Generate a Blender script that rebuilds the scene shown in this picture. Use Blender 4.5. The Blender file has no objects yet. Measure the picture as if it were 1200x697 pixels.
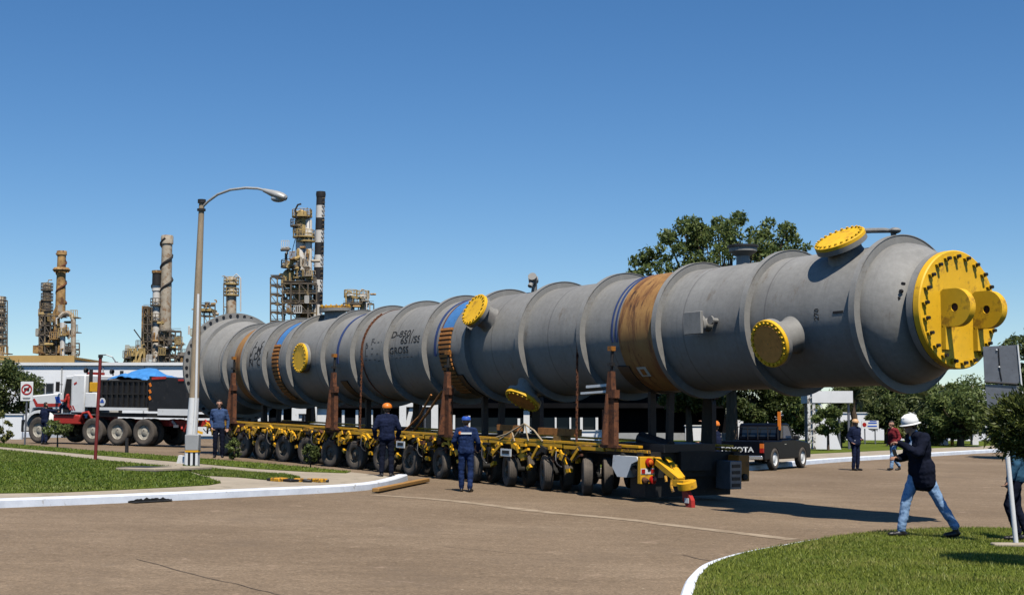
import bpy, bmesh, math, random
import numpy as np
from mathutils import Vector, Matrix, Euler, noise as mnoise

random.seed(7)
rng = np.random.default_rng(7)
R = math.radians
scene = bpy.context.scene
COL = scene.collection

# ---------------------------------------------------------------- camera
FPX = 1700.0                                   # focal length in pixels of a 1200 px wide frame
PITCH = math.atan(148.5 / FPX)
cam_data = bpy.data.cameras.new("camera")
cam_data.sensor_width = 36.0
cam_data.lens = FPX / 1200.0 * 36.0
cam_data.clip_start = 0.2
cam_data.clip_end = 9000.0
cam = bpy.data.objects.new("camera", cam_data)
cam.location = (0, 0, 1.6)
cam.rotation_euler = (R(90) + PITCH, 0, 0)
COL.objects.link(cam)
scene.camera = cam

# ---------------------------------------------------------------- daylight
SUN_DIR = Vector((0.166, -0.554, 1.0)).normalized()     # towards the sun
world = bpy.data.worlds.new("World")
scene.world = world
world.use_nodes = True
wn = world.node_tree.nodes
sky = wn.new("ShaderNodeTexSky")
sky.sky_type = 'NISHITA'
sky.sun_disc = False
sky.sun_elevation = math.asin(SUN_DIR.z)
sky.sun_rotation = math.atan2(SUN_DIR.x, SUN_DIR.y)
sky.altitude = 0
sky.air_density = 0.85
sky.dust_density = 0.0
sky.ozone_density = 3.6
wn["Background"].inputs["Strength"].default_value = 0.077
hs = wn.new("ShaderNodeHueSaturation")
hs.inputs["Saturation"].default_value = 1.24
hs.inputs["Hue"].default_value = 0.502
world.node_tree.links.new(sky.outputs[0], hs.inputs["Color"])
world.node_tree.links.new(hs.outputs[0], wn["Background"].inputs["Color"])

sl = bpy.data.lights.new("sun", 'SUN')
sl.energy = 4.0
sl.angle = R(0.5)
sl.color = (1.0, 0.95, 0.87)
sun = bpy.data.objects.new("sun", sl)
sun.rotation_euler = (-SUN_DIR).to_track_quat('-Z', 'Y').to_euler()
sun.location = (10, -20, 60)
COL.objects.link(sun)

scene.view_settings.view_transform = 'Standard'
scene.view_settings.look = 'None'
scene.view_settings.exposure = 0.48
scene.view_settings.gamma = 1.0
scene.view_settings.use_curve_mapping = False
scene.cycles.max_bounces = 6
scene.cycles.diffuse_bounces = 0

# ---------------------------------------------------------------- terrain and ray helpers
TH = math.atan(1180.0 / FPX)
AX = Vector((-math.sin(TH), math.cos(TH), 0))       # along the transporter, away from the camera
HX = Vector((AX.y, -AX.x, 0))                       # across it, away from the camera
ANG = math.atan2(AX.y, AX.x)

def zf(x, y):
    rx, ry = x - 1.55, y - 33.0
    t = rx * AX.x + ry * AX.y
    q = rx * HX.x + ry * HX.y
    zt = 0.95 * math.tanh(t / 32) if t > 0 else 0.75 * math.tanh(t * 0.0285 / 0.75)
    return zt - 0.28 * math.tanh(q / 20)

def tq(t, q, z=0.0):
    p = Vector((1.55, 33.0, 0)) + AX * t + HX * q
    return Vector((p.x, p.y, z))

CP, SP = math.cos(PITCH), math.sin(PITCH)
def ray(px, py):
    x, y = (px - 600) / FPX, (348.5 - py) / FPX
    v = Vector((x, CP - y * SP, SP + y * CP))
    return v / v.y
def at(px, py, Y):
    return Vector((0, 0, 1.6)) + ray(px, py) * Y
def ground(px, py, off=0.0, far=220):
    r = ray(px, py)
    y0 = 6.0
    while y0 < far and 1.6 + r.z * y0 > zf(r.x * y0, y0) + off:
        y0 += 0.25
    lo, hi = y0 - 0.25, y0
    for _ in range(20):
        m = (lo + hi) / 2
        if 1.6 + r.z * m > zf(r.x * m, m) + off: lo = m
        else: hi = m
    x = r.x * hi
    return Vector((x, hi, zf(x, hi) + off))
def gz(x, y, off=0.0):
    return Vector((x, y, zf(x, y) + off))

# ---------------------------------------------------------------- materials
def nodes_of(name):
    m = bpy.data.materials.new(name)
    m.use_nodes = True
    return m, m.node_tree.nodes, m.node_tree.links, m.node_tree.nodes["Principled BSDF"]

def c4(c): return (c[0], c[1], c[2], 1.0)
def mul(c, k): return tuple(min(1, max(0, x * k)) for x in c)

def coord(n, l, kind="Object", scale=(1, 1, 1)):
    tc = n.new("ShaderNodeTexCoord")
    mp = n.new("ShaderNodeMapping")
    mp.inputs["Scale"].default_value = scale
    l.new(tc.outputs[kind], mp.inputs["Vector"])
    return mp.outputs["Vector"]

def ntex(n, l, vec, scale, detail=4, rough=0.6):
    t = n.new("ShaderNodeTexNoise")
    t.inputs["Scale"].default_value = scale
    t.inputs["Detail"].default_value = detail
    t.inputs["Roughness"].default_value = rough
    l.new(vec, t.inputs["Vector"])
    return t.outputs["Fac"]

def ramp(n, l, fac, stops):
    r = n.new("ShaderNodeValToRGB")
    e = r.color_ramp.elements
    while len(e) < len(stops): e.new(0.5)
    for i, (p, c) in enumerate(stops):
        e[i].position = p
        e[i].color = c4(c) if len(c) == 3 else c
    l.new(fac, r.inputs["Fac"])
    return r.outputs["Color"]

def mixc(n, l, fac, a, b, mode='MIX'):
    m = n.new("ShaderNodeMix")
    m.data_type = 'RGBA'
    m.blend_type = mode
    for sock, val in ((0, fac), (6, a), (7, b)):
        if isinstance(val, (int, float)): m.inputs[sock].default_value = val
        elif isinstance(val, tuple): m.inputs[sock].default_value = c4(val)
        else: l.new(val, m.inputs[sock])
    return m.outputs[2]

def bumpn(n, l, bs, fac, strength, dist=0.02):
    b = n.new("ShaderNodeBump")
    b.inputs["Strength"].default_value = strength
    b.inputs["Distance"].default_value = dist
    l.new(fac, b.inputs["Height"])
    l.new(b.outputs["Normal"], bs.inputs["Normal"])

def mat(name, col, rough=0.6, metal=0.0, var=0.18, scale=2.5, stain=None, stain_amt=0.35, bump=0.15, bscale=30, spec=0.4, stretch=(1, 1, 1)):
    m, n, l, bs = nodes_of(name)
    v = coord(n, l, "Object", stretch)
    f = ntex(n, l, v, scale, 5, 0.65)
    c = ramp(n, l, f, [(0.3, mul(col, 1 - var)), (0.7, mul(col, 1 + var))])
    if stain:
        f2 = ntex(n, l, v, scale * 2.3, 6, 0.7)
        lo = 0.68 - 0.3 * stain_amt
        k = ramp(n, l, f2, [(lo, (0, 0, 0)), (min(0.95, lo + 0.12), (1, 1, 1))])
        c = mixc(n, l, k, c, stain)
    l.new(c, bs.inputs["Base Color"])
    bs.inputs["Roughness"].default_value = rough
    bs.inputs["Metallic"].default_value = metal
    bs.inputs["Specular IOR Level"].default_value = spec
    if bump:
        bumpn(n, l, bs, ntex(n, l, v, bscale, 3), bump, 0.01)
    return m

M = {}
M['yellow'] = mat('yellow_paint', (0.76, 0.38, 0.015), 0.5, 0, 0.1, 2, (0.30, 0.16, 0.03), 0.25)
M['yellow_worn'] = mat('worn_yellow_paint', (0.66, 0.32, 0.018), 0.6, 0, 0.2, 5, (0.10, 0.06, 0.03), 0.7)
M['flange_yellow'] = mat('flange_yellow', (0.82, 0.455, 0.018), 0.55, 0, 0.12, 1.8, (0.42, 0.22, 0.02), 0.45, 0.12, 12)
M['plywood'] = mat('rusty_plywood', (0.74, 0.29, 0.06), 0.8, 0, 0.2, 4, (0.5, 0.18, 0.035), 0.4)
M['wood'] = mat('timber', (0.36, 0.19, 0.06), 0.85, 0, 0.3, 6, (0.15, 0.08, 0.03), 0.3, 0.3, 25, 0.2, (1, 8, 8))
M['slat'] = mat('orange_slat_wood', (0.40, 0.16, 0.04), 0.85, 0, 0.3, 5, (0.16, 0.06, 0.02), 0.4, 0.3)
M['rust'] = mat('rusty_steel', (0.135, 0.05, 0.022), 0.9, 0, 0.4, 4, (0.05, 0.022, 0.015), 0.6, 0.4, 40)
M['dark_steel'] = mat('dark_steel', (0.022, 0.021, 0.022), 0.6, 0.2, 0.3, 4, (0.06, 0.045, 0.03), 0.4)
M['grime'] = mat('grimy_black', (0.014, 0.013, 0.012), 0.7, 0, 0.4, 4, (0.05, 0.04, 0.03), 0.3)
M['black'] = mat('black_paint', (0.012, 0.012, 0.014), 0.45, 0, 0.3, 3, (0.04, 0.035, 0.03), 0.35)
M['gloss_black'] = mat('dark_car_paint', (0.003, 0.004, 0.008), 0.32, 0, 0.1, 2, None, 0, 0.0, 30, 0.08)
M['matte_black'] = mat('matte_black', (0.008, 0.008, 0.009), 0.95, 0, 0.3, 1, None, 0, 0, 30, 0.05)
M['white'] = mat('white_paint', (0.74, 0.73, 0.70), 0.5, 0, 0.06, 2, (0.5, 0.46, 0.4), 0.25, 0.05)
M['white_wall'] = mat('white_rendered_wall', (0.78, 0.78, 0.77), 0.8, 0, 0.04, 0.5, (0.6, 0.58, 0.54), 0.2, 0.1, 8)
M['grey'] = mat('grey_paint', (0.34, 0.34, 0.33), 0.5, 0, 0.1, 2, (0.2, 0.18, 0.16), 0.25)
M['galv'] = mat('galvanised_grey', (0.17, 0.175, 0.19), 0.45, 0.5, 0.15, 5, (0.1, 0.1, 0.1), 0.3)
M['lamp_grey'] = mat('pale_grey_metal', (0.42, 0.41, 0.38), 0.45, 0.2, 0.1, 4, (0.3, 0.27, 0.22), 0.3)
M['chrome'] = mat('bright_metal', (0.6, 0.6, 0.6), 0.25, 0.9, 0.1, 5)
M['red'] = mat('red_paint', (0.42, 0.03, 0.02), 0.5, 0, 0.15, 3, (0.15, 0.03, 0.02), 0.3)
M['maroon'] = mat('maroon_paint', (0.17, 0.02, 0.018), 0.6, 0, 0.2, 3, (0.3, 0.1, 0.06), 0.2)
M['orange'] = mat('orange_plastic', (0.75, 0.20, 0.02), 0.4, 0, 0.1, 3)
M['orange_brown'] = mat('orange_brown_paint', (0.34, 0.13, 0.02), 0.6, 0, 0.2, 3, (0.1, 0.05, 0.02), 0.4)
M['blue'] = mat('blue_sling', (0.06, 0.19, 0.42), 0.7, 0, 0.15, 5, (0.02, 0.08, 0.25), 0.3)
M['blue_dark'] = mat('dark_blue_sling', (0.03, 0.055, 0.16), 0.8, 0, 0.2, 5)
M['tarp'] = mat('blue_tarpaulin', (0.06, 0.24, 0.55), 0.45, 0, 0.2, 2, (0.03, 0.13, 0.33), 0.4, 0.8, 3)
M['signblue'] = mat('sign_blue', (0.03, 0.10, 0.45), 0.5)
M['skin'] = mat('skin', (0.38, 0.20, 0.13), 0.55, 0, 0.08, 8)
M['navy'] = mat('navy_cloth', (0.012, 0.017, 0.042), 0.9, 0, 0.35, 8, None, 0, 0.6, 18, 0.1)
M['navy_dark'] = mat('dark_navy_cloth', (0.008, 0.010, 0.020), 0.9, 0, 0.35, 8, None, 0, 0.6, 18, 0.1)
M['denim_dark'] = mat('worn_blue_coverall', (0.016, 0.030, 0.085), 0.9, 0, 0.5, 9, (0.05, 0.085, 0.17), 0.3, 0.7, 16, 0.1)
M['jacket_blue'] = mat('mid_blue_cloth', (0.045, 0.075, 0.155), 0.9, 0, 0.3, 9, None, 0, 0.6, 18, 0.1)
M['teal'] = mat('teal_cloth', (0.03, 0.08, 0.13), 0.9, 0, 0.4, 9, (0.06, 0.13, 0.18), 0.35, 0.6, 18, 0.1)
M['jeans'] = mat('washed_jeans', (0.24, 0.36, 0.52), 0.9, 0, 0.22, 7, (0.11, 0.19, 0.33), 0.5, 0.7, 14, 0.1)
M['maroon_cloth'] = mat('maroon_cloth', (0.20, 0.025, 0.03), 0.9, 0, 0.25, 8, None, 0, 0.5, 18, 0.1)
M['shirt'] = mat('light_shirt', (0.42, 0.52, 0.66), 0.9, 0, 0.1, 8, None, 0, 0.4, 18, 0.1)
M['shoe'] = mat('black_leather', (0.012, 0.010, 0.010), 0.4, 0, 0.2, 8)
M['hair'] = mat('dark_hair', (0.018, 0.012, 0.009), 0.6, 0, 0.3, 30)
M['tan'] = mat('tan_plastic', (0.62, 0.36, 0.17), 0.5, 0, 0.05, 4)
M['helmet_white'] = mat('white_plastic', (0.80, 0.79, 0.75), 0.4, 0, 0.04, 6, (0.6, 0.57, 0.5), 0.15)
M['concrete'] = mat('concrete', (0.36, 0.30, 0.22), 0.9, 0, 0.14, 1.2, (0.2, 0.165, 0.12), 0.4, 0.3, 25)
M['rim_cream'] = mat('dusty_cream_rim', (0.42, 0.38, 0.30), 0.6, 0, 0.25, 4, (0.1, 0.08, 0.06), 0.6)
M['pole_tan'] = mat('weathered_pole', (0.34, 0.26, 0.17), 0.8, 0, 0.2, 3, (0.18, 0.12, 0.07), 0.3, 0.3, 20, 0.3, (3, 3, .6))
M['lamp_glass'] = mat('lamp_lens', (0.45, 0.47, 0.45), 0.2, 0, 0.05, 3)
M['lens_red'] = mat('red_lens', (0.38, 0.012, 0.008), 0.25, 0, 0.05, 3)
M['lens_amber'] = mat('amber_lens', (0.7, 0.16, 0.02), 0.25, 0, 0.05, 3)
M['stack_rust'] = mat('rusty_orange_stack', (0.40, 0.235, 0.085), 0.8, 0, 0.45, 0.5, (0.12, 0.05, 0.02), 0.65, 0.2, 3)
M['stack_grey'] = mat('weathered_silver_stack', (0.42, 0.355, 0.265), 0.6, 0, 0.25, 0.5, (0.24, 0.14, 0.07), 0.6, 0.2, 3)
M['stack_white'] = mat('stack_white', (0.62, 0.58, 0.52), 0.6, 0, 0.1, 0.4, (0.4, 0.28, 0.18), 0.3, 0.1, 3)
M['stack_black'] = mat('stack_black', (0.014, 0.013, 0.014), 0.7, 0, 0.2, 0.4)
M['steel_frame'] = mat('weathered_frame', (0.10, 0.08, 0.06), 0.8, 0, 0.5, 0.6, (0.30, 0.21, 0.10), 0.55, 0.1, 3)
M['stack_dark'] = mat('sooty_grey_steel', (0.13, 0.11, 0.09), 0.8, 0, 0.45, 0.6, (0.30, 0.23, 0.14), 0.5, 0.1, 3)
M['platform_yellow'] = mat('faded_yellow_platform', (0.42, 0.29, 0.11), 0.8, 0, 0.3, 0.6, (0.15, 0.08, 0.03), 0.4, 0.1, 3)
M['trunk'] = mat('bark', (0.10, 0.07, 0.045), 0.9, 0, 0.4, 6, None, 0, 0.8, 12, 0.2, (1, 1, .25))
M['peel'] = mat('peeling_white_paint', (0.72, 0.70, 0.64), 0.8, 0, 0.08, 3, (0.06, 0.05, 0.035), 0.72, 0.3, 15)
M['cardboard'] = mat('cream_label', (0.72, 0.62, 0.5), 0.7)
M['rope'] = mat('pale_rope', (0.42, 0.32, 0.2), 0.9)

def glass_mat(name, col, rough=0.08):
    m, n, l, bs = nodes_of(name)
    v = coord(n, l)
    c = ramp(n, l, ntex(n, l, v, 0.8, 2), [(0.3, mul(col, .7)), (0.7, mul(col, 1.4))])
    l.new(c, bs.inputs["Base Color"])
    bs.inputs["Roughness"].default_value = rough
    bs.inputs["Specular IOR Level"].default_value = 0.6
    return m
M['glass'] = glass_mat('dark_glass', (0.012, 0.015, 0.018))
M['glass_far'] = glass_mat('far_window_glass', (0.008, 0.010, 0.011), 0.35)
M['windscreen'] = glass_mat('windscreen_glass', (0.03, 0.055, 0.10), 0.06)

def leaf_mat(name, dark, light, trans=0.15, dry=None):
    m, n, l, bs = nodes_of(name)
    g = n.new("ShaderNodeNewGeometry")
    c = ramp(n, l, g.outputs["Random Per Island"], [(0.0, dark), (0.6, mul(light, .75)), (1.0, light)])
    if dry:      # sun-bleached patches in a lawn
        v = coord(n, l)
        k = ramp(n, l, ntex(n, l, v, 0.55, 5, 0.7), [(0.48, (0, 0, 0)), (0.72, (.75, .75, .75))])
        c = mixc(n, l, k, c, dry)
    l.new(c, bs.inputs["Base Color"])
    bs.inputs["Roughness"].default_value = 0.5
    bs.inputs["Specular IOR Level"].default_value = 0.3
    t = n.new("ShaderNodeBsdfTranslucent")
    l.new(c, t.inputs["Color"])
    mx = n.new("ShaderNodeMixShader")
    mx.inputs[0].default_value = trans
    l.new(bs.outputs[0], mx.inputs[1])
    l.new(t.outputs[0], mx.inputs[2])
    l.new(mx.outputs[0], n["Material Output"].inputs["Surface"])
    return m
M['leaf'] = leaf_mat('green_leaves', (0.05, 0.085, 0.022), (0.21, 0.26, 0.075), .4)
M['leaf_dark'] = leaf_mat('dark_green_leaves', (0.03, 0.055, 0.016), (0.14, 0.17, 0.05), .35)
M['leaf_yellow'] = leaf_mat('yellowish_leaves', (0.04, 0.055, 0.014), (0.20, 0.20, 0.05))
M['palm'] = leaf_mat('palm_leaves', (0.05, 0.07, 0.022), (0.26, 0.28, 0.10), .3)
M['conifer'] = leaf_mat('conifer_sprays', (0.010, 0.026, 0.008), (0.13, 0.15, 0.03))
M['blade'] = leaf_mat('grass_blades', (0.075, 0.115, 0.012), (0.28, 0.31, 0.045), 0.25, (0.36, 0.31, 0.09))
M['blade_far'] = leaf_mat('lawn_grass_blades', (0.04, 0.09, 0.008), (0.18, 0.245, 0.028), 0.25, (0.24, 0.25, 0.06))

def asphalt():
    m, n, l, bs = nodes_of('worn_brown_asphalt')
    v = coord(n, l)
    big = ntex(n, l, v, 0.16, 5, 0.6)
    c = ramp(n, l, big, [(0.3, (0.265, 0.187, 0.118)), (0.52, (0.34, 0.245, 0.158)), (0.72, (0.42, 0.31, 0.205))])
    vs = coord(n, l, "Object", (0.35, 1.6, 1))
    st = ntex(n, l, vs, 0.9, 5, 0.7)
    c = mixc(n, l, ramp(n, l, st, [(0.35, (0, 0, 0)), (0.75, (.5, .5, .5))]), c, (0.21, 0.148, 0.092))
    fine = ntex(n, l, v, 26, 3, 0.8)
    c = mixc(n, l, 0.8, c, ramp(n, l, fine, [(0.3, (.36, .36, .36)), (0.7, (1.12, 1.12, 1.12))]), 'MULTIPLY')
    mid = ntex(n, l, v, 6, 5, 0.85)
    c = mixc(n, l, 0.7, c, ramp(n, l, mid, [(0.3, (.55, .55, .55)), (0.7, (1.05, 1.05, 1.05))]), 'MULTIPLY')
    grit = ntex(n, l, v, 14, 2, 0.5)
    c = mixc(n, l, ramp(n, l, grit, [(0.68, (0, 0, 0)), (0.76, (.6, .6, .6))]), c, (0.46, 0.37, 0.26))
    oil = ntex(n, l, coord(n, l, "Object", (.5, .5, 1)), 0.8, 5, 0.7)
    c = mixc(n, l, ramp(n, l, oil, [(0.55, (0, 0, 0)), (0.70, (.7, .7, .7))]), c, (0.165, 0.12, 0.08))
    spots = ntex(n, l, v, 1.6, 5, 0.75)
    c = mixc(n, l, ramp(n, l, spots, [(0.62, (0, 0, 0)), (0.74, (.6, .6, .6))]), c, (0.46, 0.33, 0.23))
    sp2 = ntex(n, l, v, 0.75, 4, 0.6)
    c = mixc(n, l, ramp(n, l, sp2, [(0.66, (0, 0, 0)), (0.74, (.6, .6, .6))]), c, (0.13, 0.098, 0.068))
    l.new(c, bs.inputs["Base Color"])
    bs.inputs["Roughness"].default_value = 0.9
    bs.inputs["Specular IOR Level"].default_value = 0.15
    bumpn(n, l, bs, fine, 0.5, 0.02)
    return m
M['asphalt'] = asphalt()

def grass_ground():
    m, n, l, bs = nodes_of('grass_soil')
    v = coord(n, l)
    c = ramp(n, l, ntex(n, l, v, 0.7, 5, 0.7), [(0.25, (0.06, 0.09, 0.012)), (0.55, (0.11, 0.14, 0.018)), (0.8, (0.17, 0.175, 0.03))])
    l.new(c, bs.inputs["Base Color"])
    bs.inputs["Roughness"].default_value = 0.95
    bs.inputs["Specular IOR Level"].default_value = 0.1
    bumpn(n, l, bs, ntex(n, l, v, 18, 4), 0.8, 0.05)
    return m
M['grass'] = grass_ground()

def kerb_paint():
    m, n, l, bs = nodes_of('painted_kerb')
    v = coord(n, l)
    c = ramp(n, l, ntex(n, l, v, 2.0, 5, 0.7), [(0.3, (0.60, 0.62, 0.66)), (0.6, (0.76, 0.78, 0.82))])
    k = ramp(n, l, ntex(n, l, v, 5.0, 6, 0.75), [(0.60, (0, 0, 0)), (0.72, (1, 1, 1))])
    c = mixc(n, l, k, c, (0.32, 0.28, 0.22))
    l.new(c, bs.inputs["Base Color"])
    bs.inputs["Roughness"].default_value = 0.7
    return m
M['kerb'] = kerb_paint()

def vessel_paint():
    m, n, l, bs = nodes_of('grey_primer')
    v = coord(n, l)
    c = ramp(n, l, ntex(n, l, v, 0.55, 5, 0.6), [(0.3, (0.215, 0.206, 0.188)), (0.7, (0.305, 0.294, 0.270))])
    # rain streaks run down round the shell: noise stretched along the girth
    vs = coord(n, l, "Object", (9, 0.35, 0.35))
    s = ntex(n, l, vs, 1.0, 6, 0.72)
    c = mixc(n, l, ramp(n, l, s, [(0.50, (0, 0, 0)), (0.80, (.35, .35, .35))]), c, (0.125, 0.118, 0.108))
    s3 = ntex(n, l, coord(n, l, "Object", (16, 0.5, 0.5)), 1.0, 5, 0.7)
    c = mixc(n, l, ramp(n, l, s3, [(0.60, (0, 0, 0)), (0.82, (.25, .25, .25))]), c, (0.36, 0.35, 0.33))
    # girth welds every 2.4 m, a shade darker
    sx = n.new("ShaderNodeSeparateXYZ"); l.new(v, sx.inputs[0])
    def mth(op, a, b=None):
        q = n.new("ShaderNodeMath"); q.operation = op
        for i, t in enumerate((a, b)):
            if t is None: continue
            if isinstance(t, (int, float)): q.inputs[i].default_value = t
            else: l.new(t, q.inputs[i])
        return q.outputs[0]
    w = mth('ABSOLUTE', mth('SUBTRACT', mth('FRACT', mth('DIVIDE', sx.outputs[0], 2.4)), 0.5))
    c = mixc(n, l, ramp(n, l, w, [(0.0, (.7, .7, .7)), (0.012, (0, 0, 0))]), c, (0.11, 0.10, 0.095))
    f = ntex(n, l, v, 9, 6, 0.8)
    c = mixc(n, l, 0.45, c, ramp(n, l, f, [(0.3, (.62, .62, .62)), (0.7, (1.12, 1.12, 1.12))]), 'MULTIPLY')
    d = ntex(n, l, coord(n, l, 'Object', (1.6, .7, .7)), 1.9, 7, 0.8)
    c = mixc(n, l, ramp(n, l, d, [(0.58, (0, 0, 0)), (0.68, (.6, .6, .6))]), c, (0.15, 0.115, 0.08))
    l.new(c, bs.inputs["Base Color"])
    bs.inputs["Roughness"].default_value = 0.6
    bs.inputs["Specular IOR Level"].default_value = 0.3
    bumpn(n, l, bs, ntex(n, l, v, 2.2, 3), 0.25, 0.03)
    return m
M['vessel'] = vessel_paint()

def rust_band():
    m, n, l, bs = nodes_of('weathered_plank_cover')
    v = coord(n, l)
    c = ramp(n, l, ntex(n, l, v, 1.4, 5, 0.6), [(0.3, (0.26, 0.115, 0.032)), (0.7, (0.43, 0.235, 0.072))])
    vs = coord(n, l, "Object", (5, 1.0, .8))
    s = ntex(n, l, vs, 1.0, 6, 0.75)
    c = mixc(n, l, ramp(n, l, s, [(0.49, (0, 0, 0)), (0.60, (.9, .9, .9))]), c, (0.13, 0.05, 0.017))
    s2 = ntex(n, l, coord(n, l, "Object", (4, 1.5, 1.0)), 1.0, 6, 0.75)
    c = mixc(n, l, ramp(n, l, s2, [(0.60, (0, 0, 0)), (0.66, (.9, .9, .9))]), c, (0.035, 0.016, 0.01))
    l.new(c, bs.inputs["Base Color"])
    bs.inputs["Roughness"].default_value = 0.7
    return m
M['band'] = rust_band()

def tyre_mat():
    m, n, l, bs = nodes_of('dusty_rubber')
    v = coord(n, l)
    c = ramp(n, l, ntex(n, l, v, 3, 4, 0.6), [(0.3, (0.045, 0.038, 0.032)), (0.7, (0.125, 0.10, 0.076))])
    l.new(c, bs.inputs["Base Color"])
    bs.inputs["Roughness"].default_value = 0.85
    w = n.new("ShaderNodeTexNoise"); w.inputs["Scale"].default_value = 25
    l.new(v, w.inputs["Vector"])
    bumpn(n, l, bs, w.outputs["Fac"], 0.4, 0.01)
    return m
M['tyre'] = tyre_mat()

# ---------------------------------------------------------------- mesh helpers
class MB:
    def __init__(self):
        self.v, self.f, self.m = [], [], []
    def add(self, vs, fs, mi=0):
        b = len(self.v)
        self.v += [tuple(p) for p in vs]
        self.f += [tuple(i + b for i in q) for q in fs]
        self.m += [mi] * len(fs)
        return self
    def box(self, c, s, mi=0, rot=None):
        hx, hy, hz = s[0] / 2, s[1] / 2, s[2] / 2
        vs = [Vector((x, y, z)) for x in (-hx, hx) for y in (-hy, hy) for z in (-hz, hz)]
        if rot is not None:
            E = Euler(rot).to_matrix() if not isinstance(rot, Matrix) else rot
            vs = [E @ p for p in vs]
        vs = [p + Vector(c) for p in vs]
        return self.add(vs, [(0, 1, 3, 2), (4, 6, 7, 5), (0, 4, 5, 1), (2, 3, 7, 6), (0, 2, 6, 4), (1, 5, 7, 3)], mi)
    def beam(self, p0, p1, w, h, mi=0, up=(0, 0, 1)):
        p0, p1 = Vector(p0), Vector(p1)
        d = (p1 - p0); L = d.length; d.normalize()
        upv = Vector(up)
        if abs(d.dot(upv)) > 0.98: upv = Vector((1, 0, 0))
        s = d.cross(upv).normalized(); u = s.cross(d)
        Mx = Matrix((d, s, u)).transposed()
        return self.box((p0 + p1) / 2, (L, w, h), mi, Mx)
    def tube(self, pts, r, n=8, mi=0, caps=True):
        pts = [Vector(p) for p in pts]
        rs = r if isinstance(r, (list, tuple)) else [r] * len(pts)
        vs, fs = [], []
        ref = None
        for i, p in enumerate(pts):
            d = (pts[min(i + 1, len(pts) - 1)] - pts[max(i - 1, 0)])
            if d.length < 1e-9: d = Vector((0, 0, 1))
            d.normalize()
            if ref is None:
                ref = Vector((0, 0, 1)) if abs(d.z) < 0.9 else Vector((1, 0, 0))
            s = d.cross(ref).normalized(); u = s.cross(d).normalized(); ref = u
            for k in range(n):
                a = 2 * math.pi * k / n
                vs.append(p + (s * math.cos(a) + u * math.sin(a)) * rs[i])
        for i in range(len(pts) - 1):
            for k in range(n):
                k2 = (k + 1) % n
                fs.append((i * n + k, i * n + k2, (i + 1) * n + k2, (i + 1) * n + k))
        if caps:
            fs.append(tuple(range(n - 1, -1, -1)))
            fs.append(tuple((len(pts) - 1) * n + k for k in range(n)))
        return self.add(vs, fs, mi)
    def cyl(self, p0, p1, r0, r1=None, n=16, mi=0, caps=True):
        return self.tube([p0, p1], [r0, r0 if r1 is None else r1], n, mi, caps)
    def lathe(self, prof, n=32, mi=0, o=(0, 0, 0), d=(0, 0, 1), close=False):
        """prof: (position along d, radius); revolved round d through o."""
        o, d = Vector(o), Vector(d).normalized()
        ref = Vector((0, 0, 1)) if abs(d.z) < 0.9 else Vector((1, 0, 0))
        s = d.cross(ref).normalized(); u = s.cross(d)
        vs, fs = [], []
        for (x, r) in prof:
            for k in range(n):
                a = 2 * math.pi * k / n
                vs.append(o + d * x + (s * math.cos(a) + u * math.sin(a)) * max(r, 1e-4))
        m = len(prof)
        for i in range(m if close else m - 1):
            j = (i + 1) % m
            for k in range(n):
                k2 = (k + 1) % n
                fs.append((i * n + k, i * n + k2, j * n + k2, j * n + k))
        return self.add(vs, fs, mi)
    def sphere(self, c, r, nu=12, nv=8, mi=0):
        rr = r if isinstance(r, (tuple, list)) else (r, r, r)
        vs, fs = [], []
        for i in range(nv + 1):
            t = math.pi * i / nv
            for k in range(nu):
                a = 2 * math.pi * k / nu
                vs.append((c[0] + rr[0] * math.sin(t) * math.cos(a), c[1] + rr[1] * math.sin(t) * math.sin(a), c[2] + rr[2] * math.cos(t)))
        for i in range(nv):
            for k in range(nu):
                k2 = (k + 1) % nu
                fs.append((i * nu + k, (i + 1) * nu + k, (i + 1) * nu + k2, i * nu + k2))
        return self.add(vs, fs, mi)
    def prism(self, pts, o, ex, ey, ez, mi=0):
        """polygon pts (a,b) in the plane o + a*ex + b*ey, extruded by ez."""
        o, ex, ey, ez = Vector(o), Vector(ex), Vector(ey), Vector(ez)
        n = len(pts)
        vs = [o + ex * a + ey * b for a, b in pts] + [o + ex * a + ey * b + ez for a, b in pts]
        fs = [tuple(range(n - 1, -1, -1)), tuple(range(n, 2 * n))]
        fs += [(i, (i + 1) % n, n + (i + 1) % n, n + i) for i in range(n)]
        return self.add(vs, fs, mi)
    def mesh(self, name, mats, smooth=False, angle=35):
        me = bpy.data.meshes.new(name)
        me.from_pydata(self.v, [], self.f)
        for m in (mats if isinstance(mats, (list, tuple)) else [mats]):
            me.materials.append(m)
        me.polygons.foreach_set("material_index", self.m)
        b = bmesh.new(); b.from_mesh(me)
        bmesh.ops.recalc_face_normals(b, faces=b.faces)
        b.to_mesh(me); b.free()
        if smooth:
            me.polygons.foreach_set("use_smooth", [True] * len(me.polygons))
            me.set_sharp_from_angle(angle=R(angle))
        me.update()
        return me
    def build(self, name, mats, parent=None, smooth=False, loc=None, rot=None, angle=35, bevel=0):
        return link(name, self.mesh(name, mats, smooth, angle), parent, loc, rot, bevel)

def link(name, me, parent=None, loc=None, rot=None, bevel=0):
    o = bpy.data.objects.new(name, me)
    COL.objects.link(o)
    if parent is not None: o.parent = parent
    if loc is not None: o.location = loc
    if rot is not None: o.rotation_euler = rot
    if bevel:
        b = o.modifiers.new("bevel", 'BEVEL'); b.width = bevel; b.segments = 2; b.limit_method = 'ANGLE'; b.angle_limit = R(50)
        o.data.polygons.foreach_set("use_smooth", [True] * len(o.data.polygons)); o.data.set_sharp_from_angle(angle=R(50))
    return o

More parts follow.
